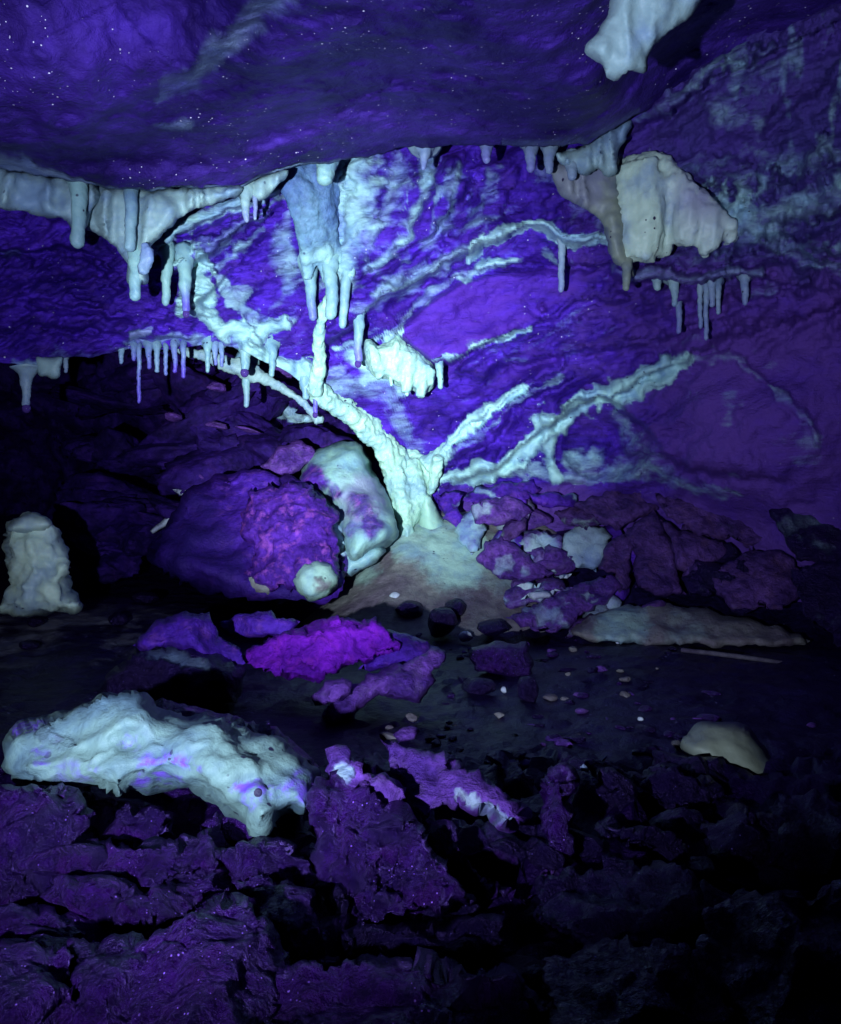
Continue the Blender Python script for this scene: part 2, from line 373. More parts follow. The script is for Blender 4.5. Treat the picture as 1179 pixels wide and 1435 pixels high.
def blend(pieces, voxel=.006, smooth=4, rough=.003, rs=35., seed=0, cal=1., tint=0., flute=.005):
    """pieces grown together into one skin"""
    V, T, k = [], [], 0
    for v, t in pieces: V.append(v); T.append(t + k); k += len(v)
    V = np.concatenate(V); T = np.concatenate(T)
    me = bpy.data.meshes.new('tmp'); me.from_pydata(V.tolist(), [], T.tolist()); o = bpy.data.objects.new('tmp', me); COL.objects.link(o)
    r = o.modifiers.new('r', 'REMESH'); r.mode = 'VOXEL'; r.voxel_size = voxel
    s = o.modifiers.new('s', 'SMOOTH'); s.iterations = smooth; s.factor = .5
    e = o.evaluated_get(bpy.context.evaluated_depsgraph_get()); m2 = e.to_mesh(); m2.calc_loop_triangles()
    V = np.empty(len(m2.vertices) * 3, np.float32); m2.vertices.foreach_get('co', V); V = V.reshape(-1, 3).astype(float)
    T = np.empty(len(m2.loop_triangles) * 3, np.int32); m2.loop_triangles.foreach_get('vertices', T); T = T.reshape(-1, 3)
    e.to_mesh_clear(); bpy.data.objects.remove(o); bpy.data.meshes.remove(me)
    V = V + normals(V, T) * (rough * fbm(V * rs + seed * 5.3, 3, seed))[:, None]
    N_ = normals(V, T); V = V + N_ * (flute * fbm(V * np.array([46, 46, 11]) + seed, 3, seed + 3) + .0016 * fbm(V * np.array([60, 60, 130]), 2, seed + 8))[:, None]
    if callable(tint): tint = tint(CX + V[:, 0] / V[:, 1] * F, CY - (V[:, 2] - CZ) / V[:, 1] * F)
    if callable(cal): cal = cal(CX + V[:, 0] / V[:, 1] * F, CY - (V[:, 2] - CZ) / V[:, 1] * F)
    return V, T, {'calcite': np.broadcast_to(np.asarray(cal, float), len(V)), 'tint': np.broadcast_to(np.asarray(tint, float), len(V))}

def ico(sub):
    import bmesh
    bm = bmesh.new(); bmesh.ops.create_icosphere(bm, subdivisions=sub, radius=1)
    V = np.array([v.co[:] for v in bm.verts]); T = np.array([[v.index for v in f.verts] for f in bm.faces]); bm.free(); return V, T
ICO = {k: ico(k) for k in (3, 4, 5)}

def polyrock(c, size, seed, rot=0., sub=4, rough=.05, planes=14, tiltx=0., round_=0., cracks=.0, cal=0.):
    """an angular stone: a ball cut by random planes, worn"""
    r = np.random.RandomState(seed); D, T = ICO[sub]
    n = r.normal(size=(planes, 3)); n /= np.linalg.norm(n, axis=1, keepdims=True); dk = r.uniform(.62, 1., planes)
    q = D @ n.T; rad = np.min(np.where(q > .05, dk[None] / np.maximum(q, .05), 9), 1); rad = np.minimum(rad, 1.25)
    rad = rad * (1 - round_) + round_ * .9
    V = D * rad[:, None]; V = V * (1 + rough * fbm(V * 3 + seed, 4, seed))[:, None]
    if cracks: f1, f2, _, _ = worley(V * 3 + seed, seed); V = V * (1 - cracks * np.exp(-(f2 - f1) * 9))[:, None]
    V = V * np.array(size)
    ca, sa = math.cos(tiltx), math.sin(tiltx); V = np.stack([V[:, 0] * ca - V[:, 2] * sa, V[:, 1], V[:, 0] * sa + V[:, 2] * ca], -1)
    ca, sa = math.cos(rot), math.sin(rot); V = np.stack([V[:, 0] * ca - V[:, 1] * sa, V[:, 0] * sa + V[:, 1] * ca, V[:, 2]], -1)
    return V + np.array(c), T, {'calcite': np.full(len(V), float(cal))}
# ------------------------------------------------------------------ setting: wall, ceiling, floor, far chamber
wallD = tps([
    (-150, 100, 2.75), (200, 120, 2.9), (500, 120, 2.95), (750, 120, 2.85), (950, 0, 2.4), (1179, -60, 2.1), (1350, 0, 2.0),
    (0, 290, 2.62), (110, 330, 2.68), (300, 250, 2.85), (500, 245, 2.88), (700, 245, 2.85),
    (-150, 400, 2.75), (0, 400, 2.80), (180, 400, 2.92), (0, 500, 2.86), (170, 488, 3.02), (300, 485, 3.12), (-150, 520, 2.85),
    (330, 350, 2.98), (450, 380, 3.08), (600, 400, 3.14), (720, 400, 3.10), (340, 475, 3.14), (450, 525, 3.32), (545, 620, 3.52),
    (575, 700, 3.62), (590, 520, 3.38), (700, 600, 3.50), (660, 680, 3.64), (620, 760, 3.70),
    (850, 300, 2.82), (980, 320, 2.75), (1100, 260, 2.55), (1179, 120, 2.25), (1179, 320, 2.5), (1000, 130, 2.45), (920, 480, 3.08),
    (1179, 500, 2.72), (1330, 450, 2.5), (900, 600, 3.32), (1010, 600, 3.12), (1110, 600, 2.95), (1179, 700, 2.9), (800, 690, 3.55), (1000, 710, 3.3), (1330, 800, 2.8), (900, 830, 3.5)])
ceilD = tps([
    (-200, -400, 1.40), (200, -400, 1.42), (700, -400, 1.02), (1400, -400, 1.0), (-200, 0, 1.78), (60, 0, 1.80), (220, 0, 1.82), (200, 110, 1.92), (0, 150, 1.94), (80, 190, 2.06), (430, 0, 1.60), (600, 0, 1.58), (880, -20, 1.62), (1400, -140, 1.85),
    (-200, 120, 1.90), (380, 110, 1.88), (700, 120, 1.98), (-200, 235, 2.28), (0, 235, 2.30), (200, 266, 2.38), (400, 236, 2.46), (560, 208, 2.5), (740, 204, 2.46),
    (870, 172, 2.46), (1000, 90, 2.36), (1179, 15, 2.1), (1400, -60, 1.9), (780, 60, 1.75), (840, 130, 2.02), (900, 110, 2.26), (960, 60, 2.22), (1050, 0, 2.1)])
LIP = interp([(-260, 228), (0, 236), (120, 257), (200, 268), (330, 261), (400, 236), (470, 227), (560, 208), (650, 203), (740, 206), (820, 202), (870, 174), (930, 142), (1000, 92), (1080, 56), (1179, 16), (1450, -80)])
BOT = interp([(-260, 515), (0, 508), (60, 512), (110, 500), (180, 491), (250, 486), (335, 486), (360, 500), (400, 522), (440, 548), (480, 580), (520, 618), (545, 650), (560, 690), (580, 745), (620, 800), (700, 830), (1450, 880)])

def wall_surface():
    xs = np.arange(-180, 1350, 2.9); nt, nc = 215, 16
    t = np.linspace(0, 1, nt)[:, None]; x = np.repeat(xs[None], nt, 0)
    top = LIP(xs) - 70; bot = BOT(xs) + 2.5 * np.sin(xs / 17) + 3 * fbm(np.c_[xs / 40, xs * 0, xs * 0], 3, 4)
    y = top[None] + (bot - top)[None] * t
    D = wallD(x, y); C = np.zeros(x.shape); Tn = np.zeros(x.shape)
    W = np.stack([x / 300, y / 300, np.zeros_like(x)], -1)
    wob = fbm(W * 5, 4, 3)
    w3 = lambda s, q: fbm(np.stack([x / s, y / s, np.full_like(x, q)], -1), 3, 77)
    xw = x + 13 * w3(70, 1.) + 5 * w3(18, 2.); yw = y + 13 * w3(70, 5.) + 5 * w3(18, 6.)
    def vein(pts, raise_, val, soft=.35, tint=0., wv=.7):
        nonlocal D, C, Tn
        raise_ = raise_ * (.45 if val < .8 and raise_ < .03 else 1.); soft = min(soft * 1.25, .95); val = val * (1.08 if val > .7 else .9)
        rel, d, al = seg_dist(xw, yw, pts)
        rel = rel * (1 + wv * fbm(np.stack([x / 22, y / 22, np.zeros_like(x)], -1), 3, len(pts)))
        k = np.sqrt(np.clip(1 - rel * rel, 0, 1)); D = D - raise_ * k * (1 + .2 * fbm(np.stack([x / 16, y / 16, x * 0], -1), 2, 8))
        C = np.maximum(C, val * (1 - sstep(1 - soft, 1 + soft, rel))); Tn = np.maximum(Tn, tint * (1 - sstep(.6, 1.1, rel)))
    # slab with a sharp lower edge
    sd = poly_sd(x, y, [(548, 468), (575, 440), (602, 418), (640, 392), (700, 380), (780, 372), (850, 380), (800, 420), (745, 455), (690, 482), (640, 508), (612, 518), (585, 498)])
    fade = np.clip(1 - (x - 560) / 300 - (450 - y) / 500, .05, 1)
    slab = sstep(0, 9, sd); D = D - .17 * slab * fade
    sd = poly_sd(x, y, [(520, 440), (560, 400), (640, 350), (700, 330), (690, 372), (620, 400), (560, 450)]); D = D + .06 * sstep(0, 25, sd)
    # ridge above it and its hollow
    D = D + .09 * np.exp(-((x - 745) / 55) ** 2 - ((y - 368) / 14) ** 2)
    def ledge(pts, h, decay=70., groove=.03, edge=6.):
        nonlocal D
        best = np.full(x.shape, 1e9); sg = np.zeros(x.shape); al = np.zeros(x.shape); L = 0
        for (x0, y0), (x1, y1) in zip(pts[:-1], pts[1:]):
            dx, dy = x1 - x0, y1 - y0; l = math.hypot(dx, dy); t = np.clip(((xw - x0) * dx + (yw - y0) * dy) / l / l, 0, 1)
            d_ = np.hypot(xw - x0 - t * dx, yw - y0 - t * dy); m = d_ < best
            best = np.where(m, d_, best); sg = np.where(m, np.sign(dy * (xw - x0) - dx * (yw - y0)), sg); al = np.where(m, L + t * l, al); L += l
        s_ = best * sg; f_ = sstep(0, .22, al / L) * (1 - sstep(.78, 1, al / L))
        D = D - h * f_ * sstep(-edge / 2, edge / 2, s_) * (1 - sstep(0, decay, s_)) + groove * f_ * np.exp(-((s_ + edge) / edge) ** 2)
    for L_ in (([(440, 500), (500, 440), (560, 405), (620, 375), (700, 335), (760, 300)], .10, 80), ([(560, 530), (612, 516), (680, 480), (745, 456), (830, 420), (950, 405)], .07, 60), ([(640, 560), (700, 512), (800, 494), (880, 486), (970, 462), (1060, 440)], .09, 80),
               ([(590, 650), (640, 612), (690, 575), (790, 508), (850, 480)], .07, 50), ([(610, 668), (680, 620), (740, 565), (820, 512)], .07, 46), ([(600, 680), (700, 655), (745, 622), (785, 580), (860, 548), (930, 515), (1000, 470)], .11, 70),
               ([(470, 410), (540, 370), (600, 330), (650, 270), (690, 220)], .09, 90), ([(600, 400), (670, 375), (720, 378), (800, 366), (900, 372)], .08, 40), ([(640, 370), (680, 335), (740, 318), (800, 335), (870, 342)], .08, 45),
               ([(190, 372), (240, 345), (300, 305), (370, 275), (410, 255)], .08, 40), ([(215, 400), (262, 372), (320, 335), (380, 300), (410, 280)], .09, 40), ([(255, 450), (300, 400), (350, 350), (400, 310)], .05, 40),
               ([(820, 392), (900, 390), (1000, 392), (1080, 395), (1200, 410)], .14, 70), ([(960, 500), (1040, 470), (1120, 450), (1250, 400)], .08, 80), ([(930, 360), (1000, 372), (1060, 350), (1120, 352), (1250, 390)], .10, 50), ([(860, 215), (930, 160), (1010, 110), (1100, 60), (1250, 10)], .10, 60),
               ([(-60, 350), (60, 345), (130, 360), (200, 400)], .07, 60), ([(-60, 420), (80, 425), (200, 440), (280, 462)], .05, 60), ([(-60, 470), (60, 462), (170, 470), (300, 478)], .05, 50), ([(860, 640), (930, 640), (1020, 665), (1120, 668)], .07, 50), ([(760, 600), (800, 560), (860, 556), (900, 590), (925, 640)], .07, 30)): ledge(*L_)
    # bulge on the right, arch below the pale ledge
    q = ((x - 1015) / 175) ** 2 + ((y - 620) / 118) ** 2; D = D - .22 * np.clip(1 - q * .8, 0, 1) ** 1.5
    q = ((x - 850) / 62) ** 2 + ((y - 625) / 52) ** 2; D = D + .10 * np.sqrt(np.clip(1 - q, 0, 1))
    sd = poly_sd(x, y, [(640, 660), (720, 590), (800, 530), (900, 490), (960, 470), (930, 520), (850, 550), (780, 585), (740, 630), (690, 670)]); D = D - .03 * sstep(0, 14, sd)
    # the lower shelf on the left: hollow under the upper edge, slab lines
    D = D + .05 * np.exp(-((x - 165) / 40) ** 2 - ((y - 375) / 26) ** 2)
    # folded flowstone rolls, upper left
    vein([(215, 352, 9), (262, 318, 12), (320, 288, 12), (385, 268, 8)], .05, .75, .5)
    vein([(240, 378, 10), (290, 352, 15), (335, 325, 13), (372, 300, 8)], .07, .45, .6)
    vein([(245, 368, 7), (262, 350, 8)], .03, .9)
    # the lumpy left ridge
    vein([(282, 365, 12), (272, 395, 15), (296, 402, 12), (272, 432, 10)], .05, .95)
    vein([(270, 428, 13), (300, 445, 12), (335, 470, 13), (362, 492, 13)], .05, .95)
    vein([(308, 385, 8), (324, 420, 9), (345, 438, 8), (352, 465, 7)], .025, .7)
    vein([(355, 478, 12), (372, 462, 13), (398, 452, 9)], .05, .9)
    vein([(350, 492, 12), (385, 508, 16), (420, 530, 22), (445, 545, 24)], .06, 1.)
    vein([(425, 392, 6), (395, 415, 10), (370, 440, 6)], .01, .5, .8)
    for a in ([(410, 300, 9), (395, 350, 20), (405, 385, 14)], [(375, 318, 5), (340, 345, 6), (300, 372, 5)], [(400, 275, 6), (360, 300, 4)]): vein(a, .012, .62, .9)
    # pale wash down the wall under the edge
    for a, v in (([(495, 225, 40), (492, 290, 36), (478, 345, 34), (476, 395, 25)], .74), ([(560, 232, 22), (545, 290, 18), (510, 350, 16)], .55), ([(600, 215, 10), (588, 270, 9), (580, 320, 9), (552, 352, 12), (520, 375, 9)], .66), ([(640, 235, 12), (632, 290, 14), (600, 340, 14)], .55),
                 ([(690, 250, 14), (672, 300, 10), (640, 325, 8)], .5), ([(530, 410, 16), (580, 390, 18), (640, 360, 12), (680, 335, 8)], .62), ([(500, 430, 8), (530, 425, 10), (560, 410, 9)], .5)): vein(a, .012, v, .9)
    vein([(548, 470, 7), (575, 440, 7), (602, 416, 6), (640, 392, 6), (690, 378, 7), (730, 372, 6)], .03, .62, .5, .2)
    vein([(548, 478, 11), (560, 466, 7)], .03, 1.)
    vein([(655, 392, 5), (690, 375, 10), (722, 372, 5)], .02, .9, .5)
    vein([(660, 368, 7), (676, 345, 9), (705, 325, 10), (745, 320, 9), (790, 333, 8), (860, 341, 9)], .055, .95, .3, .15)
    vein([(666, 366, 4), (682, 340, 4), (706, 320, 4), (745, 312, 4), (785, 325, 4), (855, 338, 4)], .01, .9, .4)
    vein([(765, 352, 5), (785, 362, 5), (800, 375, 4)], .02, .5)
    vein([(470, 488, 4), (500, 476, 5), (540, 466, 3)], .012, .7)
    vein([(612, 510, 3), (655, 490, 3), (690, 475, 5), (732, 463, 5)], .012, .72)
    vein([(655, 478, 8), (690, 495, 10), (730, 505, 6)], .01, .34, .9)
    # pale flow below the drapery
    vein([(460, 540, 20), (500, 545, 22), (545, 548, 12)], .015, .55, .8); vein([(545, 560, 12), (570, 600, 12), (595, 640, 14)], .012, .52, .8)
    vein([(500, 500, 16), (530, 520, 26), (560, 535, 16)], .01, .75, .7)
    # V: right branch bed, pale ledge, small columns
    vein([(600, 648, 14), (640, 615, 9), (690, 575, 8), (738, 546, 9)], .04, .95)
    vein([(630, 640, 5), (700, 590, 4), (760, 545, 5), (785, 525, 6)], .01, .5)
    vein([(612, 672, 10), (660, 662, 12), (710, 655, 13), (745, 628, 14), (775, 592, 13), (820, 562, 15), (870, 545, 18), (920, 525, 16), (958, 500, 11)], .06, .95, .3)
    vein([(855, 553, 8), (885, 545, 10), (930, 540, 6)], .02, .9)
    vein([(770, 585, 12), (772, 620, 6), (771, 650, 6), (780, 668, 12)], .06, .85)
    vein([(700, 662, 10), (780, 672, 8), (850, 668, 8), (900, 662, 7)], .03, .6)
    vein([(868, 558, 13), (880, 610, 15), (905, 645, 20), (960, 675, 16), (1010, 690, 9)], .02, .45, .8)
    vein([(800, 640, 14), (818, 645, 18), (835, 640, 12)], .02, .7, .6)
    vein([(800, 665, 10), (870, 655, 14), (930, 660, 10)], .02, .6, .7)
    vein([(900, 640, 8), (950, 672, 8), (1000, 690, 10), (1040, 692, 7)], .01, .5, .8)
    vein([(965, 500, 9), (1010, 500, 8), (1045, 515, 6), (1080, 540, 5), (1108, 565, 6), (1135, 590, 7), (1152, 615, 6)], .03, .48, .8)
    vein([(640, 505, 3), (720, 480, 3), (790, 500, 4), (850, 490, 3), (920, 483, 3)], .01, .25, .9)
    vein([(795, 455, 16), (805, 480, 18), (800, 505, 12)], .012, .32, .7)
    # right: dull flow round the big curtain and up the diagonal edge
    vein([(860, 190, 14), (905, 160, 11), (960, 128, 10), (1010, 92, 10), (1080, 60, 7)], .04, .48, .8)
    vein([(775, 225, 26), (830, 250, 42), (862, 300, 36)], .05, .62, .9, .35)
    vein([(850, 200, 20), (860, 230, 20)], .05, .7, .6)
    vein([(1000, 315, 36), (1060, 318, 32), (1110, 300, 28), (1179, 268, 34)], .05, .62, .95); vein([(960, 235, 20), (1030, 250, 24), (1100, 262, 18)], .04, .4, .95)
    vein([(1080, 340, 18), (1130, 355, 15), (1200, 380, 16)], .03, .5, .8)
    vein([(1140, 230, 22), (1179, 245, 20), (1230, 240, 24)], .03, .38, .9)
    for a in ([(1055, 70, 14), (1062, 130, 16), (1065, 190, 14)], [(1000, 120, 12), (1005, 180, 14)], [(1110, 60, 10), (1120, 150, 12)]): vein(a, .02, .34, .9)
    vein([(860, 378, 7), (930, 382, 9), (990, 384, 9), (1060, 388, 8)], .085, .6, .6, .3)
    vein([(905, 350, 10), (960, 362, 10), (1060, 350, 12)], .02, .35, .9)
    # lower left shelf: pale rim at its lip, thin lines
    vein([(180, 480, 6), (240, 474, 8), (300, 478, 8), (340, 488, 9)], .012, .62, .7)
    vein([(20, 517, 9), (45, 512, 9), (80, 510, 7)], .02, .7, .5)
    vein([(80, 500, 10), (120, 496, 8), (180, 490, 6)], .01, .45, .8)
    vein([(188, 468, 8), (205, 460, 6), (215, 455, 4)], .012, .75, .4, .6)
    vein([(10, 355, 10), (25, 352, 8)], .01, .4, .8)
    for pts, r_ in (([(455, 475, 12), (520, 425, 16), (600, 388, 14), (680, 342, 10)], .05), ([(650, 520, 10), (740, 460, 14), (850, 424, 16), (980, 412, 14)], .06), ([(625, 640, 10), (700, 585, 14), (790, 520, 14), (900, 482, 12), (1010, 470, 12)], .05),
                    ([(520, 240, 30), (500, 330, 26), (478, 390, 16)], .05), ([(625, 235, 24), (600, 330, 24), (540, 390, 18)], .05), ([(700, 240, 26), (690, 300, 24), (640, 340, 20)], .04), ([(1010, 300, 34), (1100, 285, 36), (1220, 250, 40)], .07), ([(1000, 440, 16), (1100, 430, 18), (1240, 400, 20)], .05),
                    ([(0, 380, 16), (90, 372, 18), (190, 392, 14), (250, 425, 10)], .05), ([(0, 450, 20), (110, 440, 18), (230, 458, 12)], .04), ([(820, 230, 30), (860, 290, 22)], .08)): vein(pts, r_, 0.)
    # strata running up to the right, gouges, blocky breaks, fine relief
    ang = math.radians(-33); s = x * math.cos(ang) + y * math.sin(ang); c = -x * math.sin(ang) + y * math.cos(ang)
    lay = fbm(np.stack([s / 200 + wob * .25, c / 34 + wob * .5, np.zeros_like(x)], -1), 5, 21)
    P = P3(x, y, D); cov = 1 - .75 * np.clip(C, 0, 1)
    h, e = chunks(P * np.array([4, 4, 7]) + wob[..., None] * .5, 12); h2, e2 = chunks(P * np.array([9, 9, 15]) + wob[..., None] * .7, 19)
    soft = 1 - .7 * sstep(930, 1000, x) * sstep(440, 520, y)           # smoother bulge on the right
    soft = soft * (1 - .5 * slab); D = D + soft * cov * (.072 * lay + .020 * (h - .25) + .006 * (h2 - .25)) + .040 * fbm(P * 2.6, 3, 5)
    D = D + soft * cov * .018 * fbm(np.stack([s / 30, c / 9, np.zeros_like(x)], -1), 4, 33)
    # faint pale streaks of calcite along the strata
    st = fbm(np.stack([s / 120, c / 13, np.full_like(x, 2.)], -1), 4, 51)
    reg = np.exp(-((x - 640) / 330) ** 2 - ((y - 400) / 210) ** 2)
    C = np.maximum(C, .42 * sstep(.1, .6, st) * reg * (1 - .8 * slab)); C = np.maximum(C, .36 * sstep(.2, .6, fbm(P * 5, 4, 61)) * sstep(850, 1000, x))
    up_ = np.exp(-((x - 590) / 120) ** 2 - ((y - 285) / 80) ** 2); ver = fbm(np.stack([(x + .25 * (y - 230)) / 20 + wob, y / 150, np.full_like(x, 4.)], -1), 4, 63)
    C = np.maximum(C, .55 * sstep(-.05, .5, ver) * up_)
    C = np.maximum(C, .40 * sstep(.0, .5, fbm(np.stack([s / 150, c / 26, np.full_like(x, 8.)], -1), 4, 57)) * np.exp(-((x - 560) / 300) ** 2 - ((y - 440) / 150) ** 2) * (1 - .7 * slab))
    blob = fbm(P * 9, 4, 71); C = np.maximum(C, .6 * sstep(.18, .42, blob) * np.exp(-((x - 335) / 90) ** 2 - ((y - 425) / 55) ** 2))
    Mv = np.clip(slab * .75 + .8 * sstep(.0, .5, fbm(np.stack([s / 160, c / 45, np.full_like(x, 7.)], -1), 4, 91)) * np.exp(-((x - 700) / 260) ** 2 - ((y - 440) / 110) ** 2), 0, 1)
    Du = np.clip(sstep(760, 1000, x + 90 * wob) + .6 * (1 - sstep(60, 200, x)) * 0, 0, 1)
    Gr = sstep(840, 960, x + 60 * wob) * (1 - sstep(330, 430, y + 60 * wob))
    C = np.maximum(C, .75 * sstep(-.02, .42, fbm(P * np.array([4, 4, 6]) + 3, 5, 88)) * sstep(900, 980, x) * np.exp(-((y - 285) / 85) ** 2)); C = np.maximum(C, .5 * sstep(.0, .5, fbm(np.stack([x / 34, y / 140, np.full_like(x, 3.)], -1), 4, 83)) * sstep(940, 1010, x) * (1 - sstep(200, 260, y)))
    Du = np.maximum(Du, sstep(668, 705, y + 20 * wob) * sstep(610, 640, x)); C = C * (1 - .7 * sstep(690, 720, y) * sstep(610, 640, x))
    V = P3(x, y, D)
    # the lip rolls back into the roof of the chamber behind
    k = np.linspace(0, 1, nc + 1)[1:, None]; last = V[-1]
    back = np.stack([last[:, 0][None] + 0 * k, last[:, 1][None] + 2.8 * k ** 1.6 + .02 * k, last[:, 2][None] + .05 * k + .62 * k ** 1.5], -1)
    V = np.concatenate([V, back + .05 * k[..., None] * fbm(back * 3, 3, 9)[..., None]])
    C = np.concatenate([C, np.zeros((nc, len(xs)))]); Tn = np.concatenate([Tn, np.zeros((nc, len(xs)))])
    nj, ni = C.shape; V = V.reshape(-1, 3); T = grid_faces(nj, ni)
    N = normals(V, T); V = V + N * ((.0035 * fbm(V * 22, 5, 6) + .0018 * fbm(V * 60, 2, 26)) * (1 - .5 * C.ravel()))[:, None]
    ext = lambda q: np.concatenate([q, np.repeat(q[-1:], nc, 0)]).ravel()
    setting('cave_wall', V, T, {'calcite': C.ravel(), 'tint': Tn.ravel(), 'mauve': ext(Mv), 'dull': ext(Du), 'grey': ext(Gr)}, 'cave_wall_rock')
wall_surface()

def ceiling_surface():
    xs = np.arange(-240, 1420, 4.); nt, nc = 190, 14; t = np.linspace(0, 1, nt)[:, None] ** .8
    lip = LIP(xs) + 2. * fbm(np.c_[xs / 9, xs * 0, xs * 0], 2, 44) + 5 * fbm(np.c_[xs / 45, xs * 0, xs * 0], 3, 14)
    x = np.repeat(xs[None], nt, 0); y = -420 + (lip + 420)[None] * t; D = ceilD(x, y); C = np.zeros(x.shape)
    # lower block at the upper left, its step running down to the left
    sd = poly_sd(x, y, [(-400, -500), (430, -500), (395, 0), (330, 60), (275, 118), (190, 160), (100, 205), (0, 232), (-400, 240)])
    D = D - .07 * sstep(-6, 30, sd)
    wx = lambda q: 16 * fbm(np.stack([x / 50, y / 50, np.full_like(x, q)], -1), 4, 31)
    rel = seg_dist(x + wx(1.), y + wx(4.), [(400, -10, 34), (330, 50, 28), (270, 105, 24), (220, 140, 10)])[0]; C = np.maximum(C, .62 * (1 - sstep(.1, 1.4, rel)))
    rel = np.hypot((x + wx(7.) - 250) / 30, (y + wx(9.) * .6 - 172) / 14); C = np.maximum(C, .6 * (1 - sstep(.5, 1.1, rel))); D = D - .02 * np.clip(1 - rel, 0, 1)
    # calcite fringe along the left edge
    q = (lip[None] - y) / (4 + 30 * np.exp(-((x + 10) / 80) ** 2)); C = np.maximum(C, .9 * (1 - sstep(.4, 1.2, q + .5 * fbm(np.stack([x / 25, y / 25, x * 0], -1), 3, 2))) * (x < 480))
    q = (lip[None] - y) / 14; C = np.maximum(C, .5 * (1 - sstep(.4, 1.3, q)) * (x > 700) * (x < 900))
    P = P3(x, y, D); h, e = chunks(P * np.array([2.6, 3.4, 3]) , 5)
    fade = sstep(0, 60, lip[None] - y) * .85 + .15
    D = D + fade * (.11 * fbm(P * 1.9, 5, 8) + .014 * (h - .25)) + .022 * fbm(P * 6, 4, 13) + .006 * fbm(P * 22, 3, 23) + .006 * fbm(P * 14, 4, 3)
    V = P3(x, y, D); k = np.linspace(0, 1, nc + 1)[1:, None]; last = V[-1]
    up = np.stack([last[:, 0][None] + 0 * k, last[:, 1][None] + .05 * np.sin(k * 1.5) + .55 * k ** 2, last[:, 2][None] + .10 * k + .5 * k ** 1.6], -1)
    V = np.concatenate([V, up]); C = np.concatenate([C, np.repeat(C[-1:] * .6, nc, 0)])
    nj, ni = C.shape; V = V.reshape(-1, 3); setting('cave_ceiling', V, grid_faces(nj, ni), {'calcite': C.ravel(), 'tint': np.zeros(C.size)}, 'ceiling_rock')
ceiling_surface()

def floor_h(X, Y):
    X, Y = np.broadcast_arrays(np.asarray(X, float), np.asarray(Y, float))
    h = .085 * sstep(2.3, 3.4, Y) * (1 - sstep(-.9, -.3, X))
    h = h + .46 * sstep(2.85, 3.85, Y) * sstep(-.50, -.05, X)                                     # slope up to the column and the right hand rubble
    h = h + .35 * sstep(3.9, 6., Y) * (1 - sstep(-1.2, -.4, X))
    h = h + .05 * sstep(.9, 2., X) * sstep(2., 3.2, Y)
    return h
def floor_y(px, py):
    """distance at which the sight line through a photo pixel meets the floor"""
    Y = 2.0
    for _ in range(40): Y = .5 * Y + .5 * (CZ - float(floor_h((px - CX) / F * Y, Y))) * F / (py - CY)
    return Y
def floor_surface():
    ys = .25 + 6.6 * np.linspace(0, 1, 330) ** 1.5; xs = np.linspace(-1, 1, 330); xs = np.sign(xs) * np.abs(xs) ** 1.25
    Y = np.repeat(ys[:, None], len(xs), 1); X = xs[None] * (1.1 + .5 * Y); P = np.stack([X, Y, X * 0], -1)
    Z = floor_h(X, Y) + .018 * fbm(P * 2.3, 4, 2) + .007 * fbm(P * 11, 4, 4)
    w = 1 - sstep(2.6, 3.1, Y); h, e = chunks(P * 16, 3); Z = Z + w * .010 * (h - .2) * sstep(.0, .5, fbm(P * 3, 3, 9) + .2)
    Z = Z + .004 * fbm(P * 30, 3, 7); h3, e3 = chunks(P * np.array([9, 9, 1]), 31); Z = Z + (1 - sstep(1.35, 1.75, Y)) * (.055 * (h3 - .25) + .022 * (chunks(P * np.array([22, 22, 1]), 41)[0] - .25) + .006 * fbm(P * 45, 3, 9))
    C = .75 * np.exp(-((X + 1.5) / .8) ** 2 - ((Y - 2.9) / .55) ** 2) * (1 - .5 * sstep(-.1, .4, fbm(P * 4, 4, 12)))
    global floor_z
    floor_z = lambda qx, qy: Z[int(np.clip(np.searchsorted(ys, qy), 0, len(ys) - 1)), int(np.clip(np.searchsorted(xs, qx / (1.1 + .5 * qy)), 0, len(xs) - 1))]
    setting('cave_floor', np.stack([X, Y, Z], -1).reshape(-1, 3), grid_faces(*X.shape), {'calcite': C.ravel(), 'tint': np.zeros(C.size), 'dull': 1 - sstep(1.35, 1.75, Y.ravel() + .2 * fbm(P.reshape(-1, 3) * 4, 3, 8))}, 'mud')
floor_surface()

def floor_hit(px, py):
    for Y in np.arange(.5, 5., .012):
        if CZ - (py - CY) / F * Y < floor_z((px - CX) / F * Y, Y): return float(Y)
    return floor_y(px, py)

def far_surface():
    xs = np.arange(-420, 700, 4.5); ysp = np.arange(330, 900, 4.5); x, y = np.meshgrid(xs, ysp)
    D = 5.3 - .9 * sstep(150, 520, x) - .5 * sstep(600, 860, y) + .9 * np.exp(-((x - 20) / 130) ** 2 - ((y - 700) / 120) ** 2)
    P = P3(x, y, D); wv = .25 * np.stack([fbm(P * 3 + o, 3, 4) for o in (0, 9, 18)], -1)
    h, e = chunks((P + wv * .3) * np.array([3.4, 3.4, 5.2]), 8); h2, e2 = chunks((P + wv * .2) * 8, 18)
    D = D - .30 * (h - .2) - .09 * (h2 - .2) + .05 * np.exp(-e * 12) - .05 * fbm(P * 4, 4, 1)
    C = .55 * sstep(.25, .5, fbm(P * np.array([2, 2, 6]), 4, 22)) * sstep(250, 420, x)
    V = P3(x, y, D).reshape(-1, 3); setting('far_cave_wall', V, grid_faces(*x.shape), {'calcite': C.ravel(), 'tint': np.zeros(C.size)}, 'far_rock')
far_surface()
# ------------------------------------------------------------------ things: stalactites and curtains
def lipY(x, d=0.): return float(ceilD(x, LIP(x))) + d
def wY(x, y, d=0.): return float(wallD(x, y)) + d

